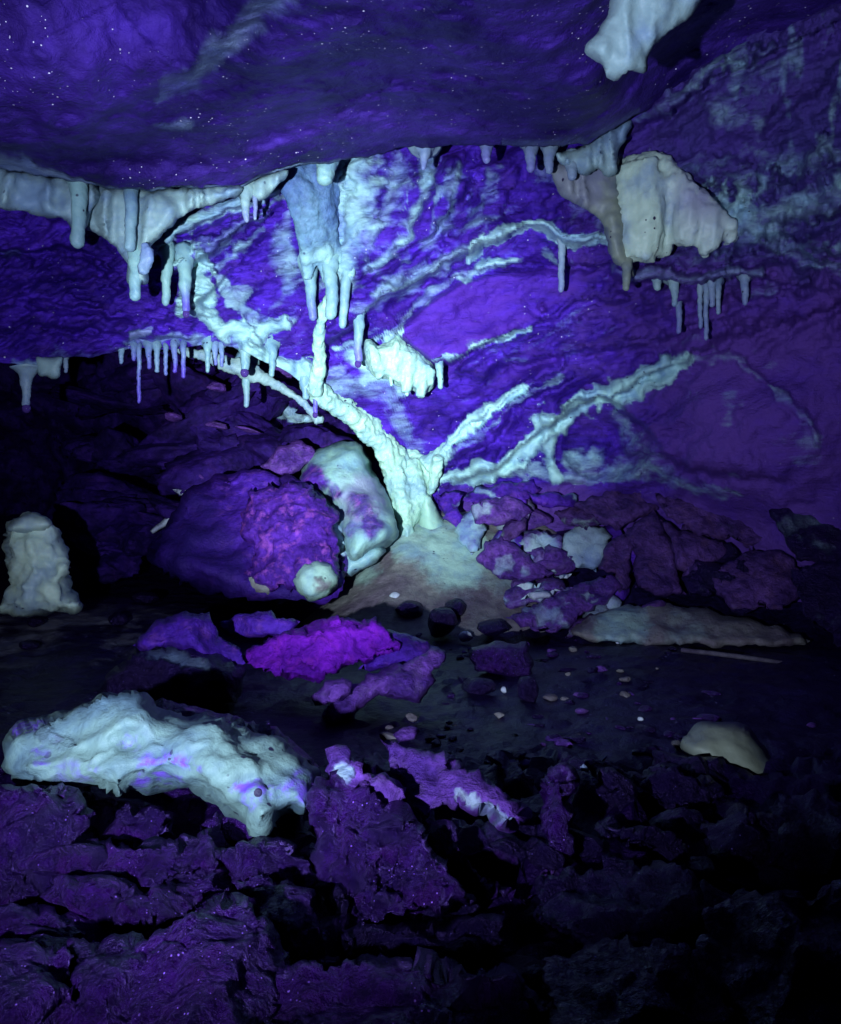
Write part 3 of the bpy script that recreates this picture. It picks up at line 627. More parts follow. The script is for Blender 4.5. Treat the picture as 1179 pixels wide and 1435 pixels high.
def drip(px, y0, y1, w, Y, flare=1.0, tip=.75, lean=0., seed=0, lump=.13, tint=0., tiptint=0., back=.05):
    n = 30; w = w * .92; tip = tip * .86; y0 = y0 - w * .35; L = y1 - y0; t = np.linspace(0, 1, n); q = t * L / w
    rr = w / 2 * (tip + (1 - tip) * (1 - t)) * (1 + flare * 1.25 * np.exp(-q * 1.5)) * (1 + .16 * noise(np.c_[q * 1.1, q * 0, q * 0 + seed * 7.7], 3))
    e = np.clip((1 - t) * L / (w * .22), 0, 1); rr = rr * np.sqrt(1 - (1 - e) ** 2 * .75)
    x = px + lean * t + w * .16 * fbm(np.c_[q / 2.2, q * 0, q * 0 + seed * 3.3], 2, seed); y = y0 + L * t
    V, T = tube(np.c_[P3(x, y, Y + back * np.exp(-q * 1.6)), rr / F * Y], 16, lump, seed)
    V = V + normals(V, T) * (.0016 * fbm(V * 90 + seed, 2, seed))[:, None]
    tt = np.clip(((CY - (V[:, 2] - CZ) / V[:, 1] * F) - y0) / L, 0, 1)
    return V, T, {'calcite': np.full(len(V), 1.), 'tint': np.clip(tint * (.5 + .8 * tt) + tiptint * sstep(.45, .9, tt), 0, 1)}

def bead(px, py, r, Y):
    V, T = ICO[3]; R = r / F * Y; V = V * R; V = V * np.array([1, 1, 1.15]) + P3(px, py, Y); return V, T, {}

GA = 'stalactites along the front edge of the upper ledge'
GB = 'thin stalactites along the rim of the lower left ledge'
GC = 'stalactites at the middle of the pale cascade'
GD = 'stalactites below the big curtain on the right'
n_ = 0
def stal(label, group, px, y0, y1, w, Y, drop=None, mat='calcite', extra=None, **k):
    """one stalactite; drop = the water drop seen at its tip"""
    global n_; n_ += 1
    g = drip(px, y0, y1, w, Y, seed=n_, **k)
    if drop is None and extra is None: return single('stalactite', label, 'stalactite', g, mat, group)
    parts = [('shaft', g, mat)]
    if drop: parts.append(('water_drop', bead(px + k.get('lean', 0), y1 + drop * .35, drop, Y), 'water'))
    return thing('stalactite', label, 'stalactite', parts + (extra or []), group)

# upper ledge, left to right
stal('thick square ended stalactite hanging before the curtain at the far left of the ledge', GA, 109, 248, 347, 24, lipY(108, .05), flare=.7, tip=.92, tiptint=.1)
stal('smooth pillar like stalactite before the long pointed curtain', GA, 183, 268, 352, 19, lipY(183, .05), flare=.35, tip=.95, tint=.15)
stal('stout stalactite left of the one with a clear drop, under the folded roll', GA, 233, 352, 428, 19, wY(233, 370, -.15), flare=.5, tip=.62)
stal('purple tipped stalactite with a clear drop, beside the lumpy ridge', GA, 258, 362, 438, 22, wY(258, 370, -.15), drop=5, flare=.6, tip=.58, lean=3, tiptint=.9)
stal('blunt pale nub hanging at the top of the cascade', GA, 457, 222, 258, 33, lipY(457, .05), flare=.3, tip=.75)
stal('small pointed nub on the ledge edge, first right of the cascade', GA, 594, 202, 238, 16, lipY(594, .05), flare=2.2, tip=.5, mat='dull_calcite', tint=.4)
stal('small tooth shaped stalactite on the ledge edge, second right of the cascade', GA, 683, 198, 228, 20, lipY(683, .05), flare=.6, tip=.6, mat='dull_calcite', tint=.7)
stal('tooth shaped stalactite on the ledge edge left of the grey fluted curtain', GA, 743, 202, 241, 20, lipY(743, .05), flare=.7, tip=.6, mat='dull_calcite', tint=.6)
stal('short stub at the right end of the ledge edge beside the grey fluted curtain', GA, 771, 205, 243, 20, lipY(771, .05), flare=.6, tip=.6, mat='dull_calcite', tint=.4)
stal('little nub between the grey curtain and the tooth shaped stalactite', GA, 803, 228, 252, 20, lipY(803, .05), flare=.5, tip=.6, mat='dull_calcite', tint=.3)

# lower left rim
q = lambda x: wY(x, 490, -.015)
stal('funnel shaped stalactite with a dark drop at the far left of the lower rim', GB, 37, 520, 570, 16, wY(37, 512, .0), drop=6, back=.0, flare=1.5, tip=.8, mat='dull_calcite', tint=.25)
stal('short stub right of the small drapery at the left of the lower rim', GB, 92, 498, 522, 9, wY(92, 505, -.02), flare=.4, mat='dull_calcite', tint=.3)
for x, y0, y1, w, s, k in [
    (170, 485, 510, 9, 'short cone, leftmost of the thin stalactites over the dark chamber', dict(flare=1.2, tip=.6, tint=.3)),
    (187, 485, 506, 8, 'tiny stub left of the long violet straw', dict(tint=.7)),
    (195, 484, 565, 7, 'long violet soda straw, the longest over the dark chamber', dict(tint=.85, tip=.9, flare=.4)),
    (209, 484, 517, 9, 'short flat violet stalactite right of the long soda straw', dict(tint=.7, flare=1.1)),
    (220, 484, 522, 9, 'bluish stalactite, second right of the long soda straw', dict(tint=.35, flare=.9)),
    (232, 484, 526, 7, 'slender straw with a pale outline, third right of the long soda straw', dict(tint=.5, flare=.4, tip=.9)),
    (245, 482, 522, 9, 'violet wedge, fourth right of the long soda straw', dict(tint=.85, flare=.9)),
    (257, 482, 530, 8, 'violet straw hanging lowest of the close cluster', dict(tint=.85, flare=.4, tip=.9)),
    (291, 478, 522, 11, 'pale stalactite flaring at its root, right of the close cluster', dict(flare=1.5, tip=.55)),
    (302, 480, 512, 9, 'bluish stub just right of the flared pale stalactite', dict(tint=.6)),
    (311, 482, 514, 8, 'small bluish stub between the flared stalactite and the one with a dark drop', dict(tint=.6))]:
    stal(s, GB, x, y0, y1, w, q(x), **k)
stal('bright stalactite with a dark drop at its blunt tip on the lower rim', GB, 343, 480, 520, 17, q(343), drop=6, flare=1.3, tip=.75)
stal('bright slim stalactite where the lower rim meets the lumpy ridge', GB, 381, 484, 528, 13, wY(381, 500, -.06), flare=1.2, tip=.72)
stal('bright stub under the pale mass left of the thin pillar', GB, 428, 520, 560, 17, wY(428, 540, -.06), flare=1.2, tip=.7)
stal('violet straw with a drop below the foot of the thin pillar', GB, 442, 542, 580, 9, wY(442, 545, -.06), drop=4, tint=.8, tip=.85, flare=.4)

# under the cascade
stal('purple tipped speckled stalactite at the left of the cascade', GC, 433, 372, 449, 21, wY(437, 400, -.10), flare=.8, tip=.62, lean=6, tiptint=.6)
stal('brightest thick stalactite below the cascade with a knobbly end', GC, 462, 352, 447, 25, wY(462, 400, -.15), flare=.6, tip=.72, lean=3, lump=.22)
stal('bluish stalactite with a stepped tip right of the brightest one', GC, 488, 372, 460, 17, wY(482, 410, -.15), flare=.9, tip=.75, lean=-8, tint=.1)
stal('little rounded nub above the stepped stalactite', GC, 492, 362, 390, 17, wY(490, 380, -.10), flare=.7, tip=.7)
stal('banded stalactite with a violet lower half left of the fringed curtain', GC, 502, 432, 508, 18, wY(502, 450, -.14), drop=5, flare=.9, tip=.72, tiptint=.8)
stal('lone narrow stalactite beside the right end of the fringed curtain', GC, 617, 502, 545, 13, wY(617, 510, -.17), flare=.35, tip=.62)

# right
stal('straight violet stalactite hanging from the arched rib', GD, 787, 330, 409, 12, wY(787, 340, -.07), flare=1.2, tip=.82, tint=.45, mat='dull_calcite')
z = lambda x: wY(x, 390, -.085)
for x, y0, y1, w, s, k in [
    (921, 380, 407, 16, 'blunt stub first right of the brown pointed curtain', dict(flare=1., tip=.7)),
    (946, 382, 429, 16, 'stalactite with a flared root above a separate thin straw', dict(flare=2., tip=.55)),
    (952, 422, 467, 10, 'thin violet straw hanging just below the flared stalactite', dict(tint=.6, tip=.8, flare=.3)),
    (982, 385, 460, 9, 'long flat stalactite joined at the left of the longest one', dict(tint=.3, flare=1.6, tip=.8)),
    (990, 395, 477, 9, 'longest thin stalactite below the big curtain', dict(tint=.4, flare=.8, tip=.8)),
    (998, 385, 430, 12, 'short stalactite just right of the longest one', dict(tint=.35, flare=1.6)),
    (1007, 395, 440, 9, 'curved stub, second right of the longest one', dict(tint=.3, flare=.8)),
    (1045, 385, 428, 12, 'separate stalactite at the far right of the row', dict(tint=.4, flare=1.4, tip=.75))]:
    stal(s, GD, x, y0, y1, w, z(x), mat='dull_calcite', **k)

# curtains
GQ = 'flowstone curtains hanging from the ledge'
single('flowstone_curtain', 'broad pale curtain at the far left under the ceiling edge', 'curtain',
    solid([(-110, 215), (0, 234), (60, 246), (125, 254), (140, 272), (128, 300), (122, 318), (104, 322), (88, 308), (58, 303), (30, 296), (0, 294), (-110, 285)], lipY(60, .10), .05, .06, (.2, 0), 4, rm=.5, folds=(58, .016), cal=1., rough=.006, seed=2), 'dull_calcite', GQ)
thing('flowstone_curtain', 'long pointed curtain with a knobbly foot, right of the broad far left curtain', 'curtain', [
    ('curtain', solid([(118, 256), (190, 266), (262, 264), (335, 258), (332, 276), (300, 286), (262, 300), (236, 322), (214, 346), (206, 372), (206, 396), (180, 396), (176, 366), (160, 345), (138, 330), (118, 318), (124, 290)], lipY(190, .13), .06, .07, (0, -.05), 4, rm=.5, folds=(40, .020), cal=1., rough=.007, seed=4), 'dull_calcite'),
    ('foot', drip(190, 345, 421, 22, lipY(190, .08), flare=.5, tip=.8, lump=.2, seed=41), 'calcite'),
    ('knob', blend([limb([(203, 342, 6), (207, 352, 8), (203, 366, 9), (199, 384, 7)], lipY(200, .02), 5, lump=.35, seed=5)], .006, 2, .004, tint=.4), 'calcite')], GQ)
thing('flowstone_curtain', 'small wedge curtain with two teeth, left of the cascade', 'curtain', [
    ('curtain', solid([(322, 256), (360, 250), (400, 236), (404, 244), (388, 262), (376, 276), (362, 281), (350, 280), (344, 292), (336, 276), (326, 268)], lipY(360, .10), .04, .05, (0, 0), 4, rm=.6, cal=1., rough=.005, folds=(30, .012), seed=6), 'dull_calcite'),
    ('tooth', drip(345, 266, 311, 16, lipY(345, .05), flare=1.2, tip=.6, tiptint=.5, seed=61), 'dull_calcite'),
    ('tooth', drip(358, 266, 308, 9, lipY(358, .07), flare=.8, tip=.7, tint=.6, seed=62), 'dull_calcite')], GQ)
# the cascade from the ledge to the column
wD = lambda x, y: wallD(x, y) - .11
fD = lambda x, y: wallD(x, y) - .10
thing('flowstone_cascade', 'bright cascade of flowstone pouring from the ledge and narrowing into a thin pillar', 'flowstone', [
    ('curtain', blend([limb([(386, 240, 9), (404, 262, 12), (420, 300, 12), (430, 340, 12), (431, 368, 10), (432, 388, 7)], fD, 5, lump=.18, seed=1),
                       limb([(408, 232, 15), (428, 275, 18), (442, 320, 17), (452, 352, 15), (458, 376, 12), (461, 396, 9)], lambda x, y: fD(x, y) + .02, 5, lump=.14, seed=2),
                       limb([(440, 228, 17), (450, 280, 18), (460, 325, 15), (468, 352, 11), (475, 374, 9), (481, 392, 6)], lambda x, y: fD(x, y) + .05, 5, lump=.14, seed=3),
                       limb([(474, 226, 12), (466, 270, 12), (464, 310, 9)], lambda x, y: fD(x, y) + .09, 5, lump=.2, seed=4)], .0085, 3, .007, 28, cal=lambda x, y: .05 + .95 * sstep(310, 385, y)), 'wash_calcite'),
    ('thin_pillar', blend([limb([(461, 416, 7), (455, 434, 9), (450, 452, 8), (446, 480, 8), (448, 505, 9), (445, 528, 10), (440, 552, 12)], wD, 5, lump=.35, seed=3)], .006, 2, .005), 'bright_calcite')])
# the Y shaped column
cD = lambda x, y: wallD(x, y) - .045
tD = lambda x, y: 3.50 + (700 - y) * .0004
thing('flowstone_column', 'bright Y shaped flowstone column standing on the mound', 'column', [
    ('branch', blend([limb([(428, 535, 11), (448, 552, 17), (470, 568, 13), (492, 582, 14), (512, 602, 15), (534, 622, 14), (548, 645, 17), (556, 668, 17)], cD, 5, lump=.26, seed=1),
                      limb([(452, 550, 8), (485, 565, 8), (520, 590, 9), (545, 620, 11), (566, 648, 11)], lambda x, y: wallD(x, y) - .02, 5, lump=.26, seed=2)], .0062, 3, .006), 'bright_calcite'),
    ('branch', blend([limb([(738, 544, 6), (715, 556, 8), (690, 574, 7), (668, 592, 8), (645, 614, 9), (622, 634, 11), (598, 654, 14)], cD, 5, lump=.3, seed=3),
                      limb([(616, 640, 8), (610, 664, 8), (606, 682, 6), (604, 692, 4)], lambda x, y: wallD(x, y) - .10, 5, lump=.25, seed=4)], .0055, 3, .006), 'bright_calcite'),
    ('trunk', blend([limb([(545, 636, 12), (554, 664, 16), (562, 690, 17), (567, 715, 15), (569, 738, 11), (569, 762, 11)], tD, 5, lump=.28, seed=5),
                     limb([(576, 645, 12), (580, 672, 15), (584, 698, 15), (578, 722, 11), (572, 738, 8)], lambda x, y: tD(x, y) + .02, 5, lump=.3, seed=6),
                     limb([(600, 652, 12), (596, 680, 12), (590, 706, 10), (580, 730, 7)], lambda x, y: tD(x, y) + .05, 5, lump=.3, seed=7),
                     limb([(560, 640, 14), (590, 648, 14), (604, 652, 10)], lambda x, y: tD(x, y) + .06, 5, lump=.3, seed=8)], .0062, 3, .006), 'bright_calcite'),
    ('apron', solid([(588, 702), (596, 690), (606, 700), (618, 722), (634, 744), (654, 762), (672, 780), (664, 800), (620, 790), (586, 780), (582, 750), (585, 725)], 3.60, .10, .10, (0, -.5), 5, rough=.008, cal=1., seed=9), 'bright_calcite')])
kD = lambda x, y: wY(575, 510, -.16) + (x - 575) * .0006 + 0 * y
thing('fringed_curtain', 'very bright fringed curtain hanging from the lower edge of the purple slab', 'curtain', [
    ('curtain', blend([solid([(514, 474), (530, 484), (546, 478), (558, 468), (570, 480), (592, 494), (608, 513), (611, 525), (606, 542), (597, 552), (584, 550), (568, 545), (552, 538), (536, 530), (522, 528), (512, 512), (509, 490)], wY(565, 510, -.12), .075, .10, (.30, -.25), 5, rm=.55, folds=(21, .006), rough=.010, rs=30, seed=11)[:2],
        limb([(540, 486, 8), (536, 510, 9), (530, 530, 5)], kD, 4, lump=.2), limb([(574, 496, 8), (572, 530, 9), (568, 550, 6)], kD, 4, lump=.2), limb([(596, 512, 9), (592, 540, 9), (588, 556, 6)], kD, 4, lump=.2), limb([(604, 518, 7), (604, 540, 5)], kD, 4)], .006, 3, .003, 45), 'bright_calcite')]
    + [('fringe_tip', drip(x, y - 22, y, w, kD(x, y) , flare=.3, tip=.6, seed=70 + i), 'bright_calcite') for i, (x, y, w) in enumerate([(548, 541, 8), (571, 555, 10), (592, 557, 10)])])
# big curtains on the right
bD = lambda x, y: 2.64 - (x - 880) * .0008 + 0 * y
thing('flowstone_curtain', 'big pale green curtain with a scooped fold, the largest on the right', 'curtain', [
    ('curtain', blend([limb([(878, 232, 14), (880, 270, 18), (886, 320, 20), (892, 362, 17)], bD, 5, lump=.1, seed=1), limb([(905, 228, 20), (908, 280, 24), (908, 330, 22), (904, 366, 14)], bD, 5, lump=.1, seed=2),
        limb([(930, 240, 18), (938, 285, 16), (930, 325, 18), (926, 358, 12)], lambda x, y: bD(x, y) + .05, 5, lump=.1, seed=3), limb([(945, 250, 18), (966, 290, 22), (962, 325, 20), (955, 340, 14)], lambda x, y: bD(x, y) + .02, 5, lump=.1, seed=4),
        limb([(965, 268, 16), (990, 300, 18), (996, 335, 16), (984, 352, 10)], lambda x, y: bD(x, y) + .03, 5, lump=.1, seed=5), limb([(985, 290, 12), (1015, 318, 15), (1026, 338, 10)], lambda x, y: bD(x, y) + .07, 5, lump=.1, seed=6),
        limb([(876, 236, 15), (915, 232, 20), (950, 256, 18), (985, 292, 16), (1030, 318, 10)], lambda x, y: bD(x, y) + .04, 5, lump=.1, seed=7)], .010, 4, .007, 22, tint=lambda x, y: 0.5 * np.exp(-((x - 985) / 40) ** 2 - ((y - 275) / 40) ** 2) + .15 * sstep(925, 950, x), flute=.008), 'right_calcite'),
    ('drip_lobe', drip(988, 322, 361, 17, 2.60, flare=.4, tip=.8, seed=81), 'right_calcite')], GQ)
thing('flowstone_curtain', 'grey brown curtain tapering to a point left of the big pale green one', 'curtain', [
    ('curtain', solid([(770, 230), (800, 226), (840, 215), (866, 222), (868, 262), (876, 300), (884, 340), (888, 372), (884, 388), (872, 378), (858, 362), (850, 335), (838, 308), (815, 290), (785, 270)], 2.65, .05, .10, (.1, 0), 5, rm=.5, cal=1., rough=.009, seed=13, folds=(34, .012), tints=[(810, 255, 50, .5)]), 'tan_calcite'),
    ('tip', drip(879, 362, 407, 17, 2.62, flare=.5, tip=.68, seed=83), 'tan_calcite')], GQ)
single('flowstone_curtain', 'dull ruffled curtain below the dark diagonal ceiling edge', 'curtain',
    solid([(778, 214), (812, 206), (838, 186), (864, 172), (886, 168), (878, 190), (866, 215), (864, 240), (850, 246), (836, 236), (820, 244), (800, 236), (786, 232)], 2.56, .05, .06, (0, .1), 4, cal=1., rough=.008, seed=14, folds=(22, .012)), 'dull_calcite', GQ)
single('flowstone_curtain', 'pale blunt curtain hanging alone from the ceiling at the top right', 'curtain',
    solid([(822, 66), (838, 42), (852, 20), (862, -20), (880, -60), (1000, -60), (992, -12), (975, 12), (955, 34), (934, 50), (918, 66), (908, 84), (906, 98), (890, 100), (878, 104), (866, 110), (852, 106), (846, 90), (832, 82)], 1.58, .04, .06, (0, -.2), 5, rm=.5, cal=1., rough=.006, seed=15, folds=(60, .006)), 'dull_calcite', GQ)
single('flowstone_curtain', 'small notched drapery between the funnel stalactite and the rim stub at the lower left', 'curtain',
    solid([(50, 500), (70, 500), (88, 500), (86, 516), (84, 528), (72, 531), (66, 528), (56, 528), (52, 518)], wY(68, 505, -.02), .03, .03, (0, 0), 3, cal=1., rough=.004, seed=16), 'dull_calcite', GQ)
lD = lambda x, y: 3.42 + (x - 350) * .0006
thing('flowstone_ledge', 'sloping pale ledge in the chamber behind the rim, with a pointed drip', 'ledge', [
    ('ledge', blend([limb([(250, 490, 6), (290, 500, 8), (325, 512, 11), (350, 522, 11), (385, 538, 7), (420, 560, 5), (450, 590, 8)], lD, 5, lump=.25, seed=5), limb([(330, 506, 8), (345, 516, 12), (362, 520, 9)], lD, 5, lump=.2)], .008, 3, .006), 'dull_calcite'),
    ('tip', drip(346, 512, 571, 15, 3.42, flare=1.6, tip=.6, tiptint=.3, seed=85), 'calcite')])

# ------------------------------------------------------------------ things: boulders around the column
B = 'boulder'
def mound():
    n, m = 46, 150; r = np.linspace(0, 1, n)[:, None]; a = np.arange(m)[None] / m * 2 * math.pi
    e = 1 + .22 * fbm(np.stack([np.cos(a), np.sin(a), a * 0], -1) * 1.4, 3, 5)
    X = .02 + r * e * (.50 * np.cos(a) + .10 * np.maximum(np.cos(a), 0)); Y = 3.36 + r * e * .52 * np.sin(a)
    P = np.stack([X, Y, X * 0], -1)
    Z = floor_h(X, Y) + .055 * (1 - r ** 2.2) - .03 * sstep(.85, 1., r) + .018 * fbm(P * 4, 4, 2) * (1 - r * .5) + .005 * fbm(P * 18, 3, 6)
    px = CX + X / Y * F; py = CY + (CZ - Z) / Y * F
    V = np.stack([X, Y, Z], -1).reshape(-1, 3); i = np.arange(m); q = (i + 1) % m
    T = np.concatenate([np.stack([k * m + i, k * m + q, (k + 1) * m + q, (k + 1) * m + i], -1) for k in range(n - 1)])
    T = T[:, ::-1]
    return V, T, {'calcite': (.95 * paint(px, py, [(640, 775, 60, .9), (575, 755, 40, .8), (505, 795, 30, .7), (700, 812, 26, .5)])).ravel(), 'tint': np.zeros(n * m)}
single('flowstone_mound', 'brownish mud stained flowstone mound at the foot of the column', 'mound', mound(), 'mound_calcite')
single('calcite_boulder', 'tall boulder coated in pale calcite directly left of the column', B,
    solid([(438, 636), (462, 622), (488, 617), (508, 622), (518, 640), (524, 664), (540, 690), (552, 716), (557, 744), (545, 764), (520, 778), (496, 788), (482, 776), (476, 742), (466, 712), (446, 694), (424, 686), (420, 668)], 3.46, .30, .30, (0, .9), 5, p=2.4, rough=.016, rs=12, oct=5, cal=.95,
          cover=[(505, 710, 22, .62), (520, 735, 20, .7), (440, 672, 24, .85), (468, 690, 14, .7), (492, 740, 13, .5), (478, 662, 12, .3)], tints=[(510, 700, 40, .5)], seed=21, ribs=(.7, 16, .010)), 'crust_rock')
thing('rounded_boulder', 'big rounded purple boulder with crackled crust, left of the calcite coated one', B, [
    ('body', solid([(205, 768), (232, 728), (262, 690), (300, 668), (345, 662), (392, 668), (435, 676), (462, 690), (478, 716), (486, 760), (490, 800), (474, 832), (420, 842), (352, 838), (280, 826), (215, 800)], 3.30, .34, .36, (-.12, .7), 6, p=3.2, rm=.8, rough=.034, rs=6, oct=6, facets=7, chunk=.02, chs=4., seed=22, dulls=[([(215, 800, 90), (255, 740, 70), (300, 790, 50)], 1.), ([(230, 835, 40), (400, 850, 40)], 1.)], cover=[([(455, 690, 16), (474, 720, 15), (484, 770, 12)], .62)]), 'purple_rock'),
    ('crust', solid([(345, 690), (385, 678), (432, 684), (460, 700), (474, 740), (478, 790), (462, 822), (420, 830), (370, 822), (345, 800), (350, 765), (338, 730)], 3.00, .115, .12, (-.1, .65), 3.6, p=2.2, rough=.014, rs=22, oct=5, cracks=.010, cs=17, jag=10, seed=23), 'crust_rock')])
single('round_knob', 'rounded cream knob with mud stains at the base of the purple boulder', 'stone',
    solid([(416, 800), (430, 788), (452, 786), (468, 796), (474, 816), (462, 834), (440, 842), (422, 834), (412, 818)], 2.84, .10, .10, (0, .3), 4, cal=.9, cover=[(452, 820, 12, .7)], rough=.008, seed=24), 'mound_calcite')
single('round_knob', 'smaller pale hump left of the cream knob', 'stone',
    solid([(346, 806), (362, 796), (384, 798), (392, 815), (380, 832), (356, 832), (344, 820)], 2.92, .05, .08, (0, .3), 4, cal=.25, rough=.006, seed=25), 'mound_calcite')
single('flowstone_hump', 'pale bluish hump of flowstone at the foot of the calcite coated boulder', 'flowstone',
    solid([(480, 776), (498, 768), (524, 762), (540, 770), (530, 786), (506, 800), (486, 808), (478, 794)], 3.22, .08, .08, (0, .4), 4, cal=.9, rough=.007, seed=26), 'calcite')
single('stone_slab', 'angular mauve slab resting against the top of the calcite coated boulder', 'slab',
    solid([(366, 654), (392, 626), (418, 617), (440, 624), (448, 640), (430, 652), (410, 664), (386, 666)], 3.52, .07, .10, (.1, .5), 4, True, facets=4, rough=.008, jag=4, seed=27), 'mauve_rock')
single('stone_slab', 'flat purple slab wedged on the rounded purple boulder', 'slab',
    solid([(312, 676), (344, 660), (376, 660), (392, 670), (398, 684), (372, 684), (338, 680)], 3.30, .05, .08, (0, .6), 4, True, facets=3, rough=.007, jag=4, seed=28), 'purple_rock')
single('stone_sliver', 'pale pointed sliver sticking out behind the rounded boulder, the upper of two', 'stone',
    solid([(242, 686), (262, 684), (282, 690), (268, 697), (252, 694)], 3.9, .02, .03, (0, .3), 3, True, cal=.2, rough=.003, seed=29), 'pale_mineral')
single('stone_sliver', 'pale thin sliver leaning behind the rounded boulder, the lower of two', 'stone',
    solid([(210, 744), (226, 730), (246, 716), (250, 720), (232, 738), (214, 748)], 3.8, .02, .03, (0, .3), 3, True, rough=.003, seed=30), 'pale_mineral')
thing('stalagmite', 'lumpy pale stalagmite standing alone at the far left', 'stalagmite', [
    ('body', solid([(6, 748), (18, 728), (40, 719), (62, 722), (76, 735), (82, 752), (92, 768), (98, 790), (97, 812), (101, 832), (116, 848), (104, 858), (60, 862), (16, 860), (-6, 852), (6, 836), (11, 812), (5, 780)], 2.86, .13, .14, (0, .15), 4, p=2.2, rough=.022, rs=16, bumps=[(30, 770, 14, .02), (45, 800, 12, .018), (70, 790, 12, -.03), (28, 825, 14, .02), (60, 835, 14, .015), (84, 800, 10, .03)], oct=5, cal=.9, seed=31, ribs=(.0, 22, .010)), 'right_calcite'),
    ('cap', solid([(8, 742), (20, 727), (42, 718), (62, 722), (74, 734), (66, 744), (44, 748), (22, 748)], 2.82, .10, .10, (0, .3), 4, rough=.005, cal=1., seed=32), 'right_calcite')])

# ------------------------------------------------------------------ things: rubble right of the column
GR = 'broken blocks at the foot of the right hand wall'
def block(label, pts, Y, mat='purple_rock', tf=.055, tb=.14, tilt=(0, .8), group=GR, name='rock_block', res=5, jag=5, facets=5, rough=.010, cat='rock', **k):
    if group == GR: k = {**dict(p=3.2, rm=.5, patch=.55 if sum(q[0] for q in pts) / len(pts) < 860 else .3, chunk=.016, chs=8.), **k}
    global n_; n_ += 1
    return single(name, label, cat, solid(pts, Y, tf, tb, tilt, res, True, facets=facets, rough=rough, jag=jag, seed=k.pop('seed', 100 + n_), **k), mat, group)
block('dark violet upright block touching the apron of the column', [(612, 692), (634, 688), (650, 692), (650, 722), (640, 748), (622, 728)], 3.48)
block('ridged purple block under the left end of the pale wall ledge', [(648, 704), (672, 682), (706, 674), (748, 672), (762, 688), (738, 706), (700, 706), (668, 714)], 3.50)
block('pinkish purple wedge above the small reddish stone', [(660, 714), (690, 694), (715, 692), (742, 716), (728, 728), (696, 738), (672, 738)], 3.40, 'mauve_rock')
block('pale stained block beside the apron of the column', [(640, 722), (668, 714), (684, 742), (676, 768), (660, 778), (640, 758)], 3.40, cal=.55)
block('small reddish stone between the purple blocks', [(698, 750), (714, 728), (742, 722), (738, 742), (716, 766), (702, 762)], 3.34, 'mauve_rock', mat2=None) if False else block('small reddish stone between the purple blocks', [(698, 750), (714, 728), (742, 722), (738, 742), (716, 766), (702, 762)], 3.34, 'brown_rock')
block('large smooth purple triangular block right of the mound', [(664, 782), (682, 758), (704, 748), (724, 762), (750, 784), (786, 800), (776, 812), (722, 816), (686, 806)], 3.24, 'mauve_rock', facets=3)
block('knobbly pale lilac stone between the triangular block and the stained crust', [(722, 764), (734, 746), (762, 742), (786, 756), (790, 780), (770, 790), (745, 782)], 3.36, 'mauve_rock', cal=.4, rough=.02, facets=0)
block('long flat purple stone under the small wall column', [(738, 690), (770, 684), (812, 694), (808, 708), (776, 714), (748, 706)], 3.44)
block('pale crusted block left of the tall brown block', [(790, 752), (812, 734), (846, 736), (856, 752), (846, 782), (834, 802), (806, 796), (790, 780)], 3.34, 'mauve_rock', cal=.7)
block('dark maroon block above the pale crusted one', [(776, 722), (800, 710), (840, 712), (846, 726), (822, 746), (800, 738)], 3.42, 'brown_rock')
block('tall tapering brown block standing in the middle of the rubble', [(838, 800), (854, 762), (872, 744), (890, 752), (884, 790), (880, 826), (866, 832), (860, 806)], 3.20, 'brown_rock')
block('wide brown block with a straight cracked right side', [(872, 748), (896, 728), (916, 714), (926, 732), (946, 768), (960, 830), (920, 836), (888, 820), (888, 780)], 3.22, 'brown_rock', facets=4, cracks=.004, cs=12)
block('narrow brown block right of the straight crack', [(926, 730), (960, 742), (1022, 760), (1012, 786), (982, 800), (964, 830), (948, 776)], 3.18, 'brown_rock')
block('long dark slab lying above the brown blocks', [(800, 708), (846, 690), (914, 684), (930, 700), (916, 716), (868, 742), (836, 730)], 3.40, 'brown_rock', facets=3)
block('long dark slab right of the peak of the brown blocks', [(916, 692), (980, 690), (1060, 716), (1096, 748), (1060, 768), (1000, 756), (932, 726)], 3.26, 'brown_rock', facets=3)
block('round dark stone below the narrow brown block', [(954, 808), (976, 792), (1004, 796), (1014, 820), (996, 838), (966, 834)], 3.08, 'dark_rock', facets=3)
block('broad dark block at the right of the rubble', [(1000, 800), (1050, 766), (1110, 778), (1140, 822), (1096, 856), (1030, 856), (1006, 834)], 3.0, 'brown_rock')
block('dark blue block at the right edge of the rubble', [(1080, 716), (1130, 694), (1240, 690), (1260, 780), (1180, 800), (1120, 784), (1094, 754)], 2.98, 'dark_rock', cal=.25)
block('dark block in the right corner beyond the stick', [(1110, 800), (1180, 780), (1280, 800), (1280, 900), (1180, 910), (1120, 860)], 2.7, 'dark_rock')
block('long purple slab slanting in front of the mound', [(706, 866), (752, 846), (800, 822), (852, 806), (872, 818), (852, 846), (812, 866), (772, 892), (740, 884)], 3.02, 'mauve_rock', tilt=(.1, 1.2), tf=.08)
block('purple layered slab beneath the triangular block', [(700, 838), (730, 822), (776, 816), (806, 820), (790, 834), (748, 848), (716, 852)], 3.10, 'mauve_rock', tilt=(0, 1.2), cal=.3, ribs=(1.4, 9, .012))
block('thin pale layer on the purple layered slab', [(728, 838), (760, 828), (786, 826), (770, 836), (742, 842)], 3.02, 'pale_mineral', tf=.02, tb=.03, facets=2, name='stone_sliver')
block('cream chip on the left end of the layered slab', [(720, 822), (738, 817), (760, 818), (756, 825), (736, 828)], 3.06, 'pale_mineral', tf=.02, tb=.03, facets=2, name='stone_sliver')
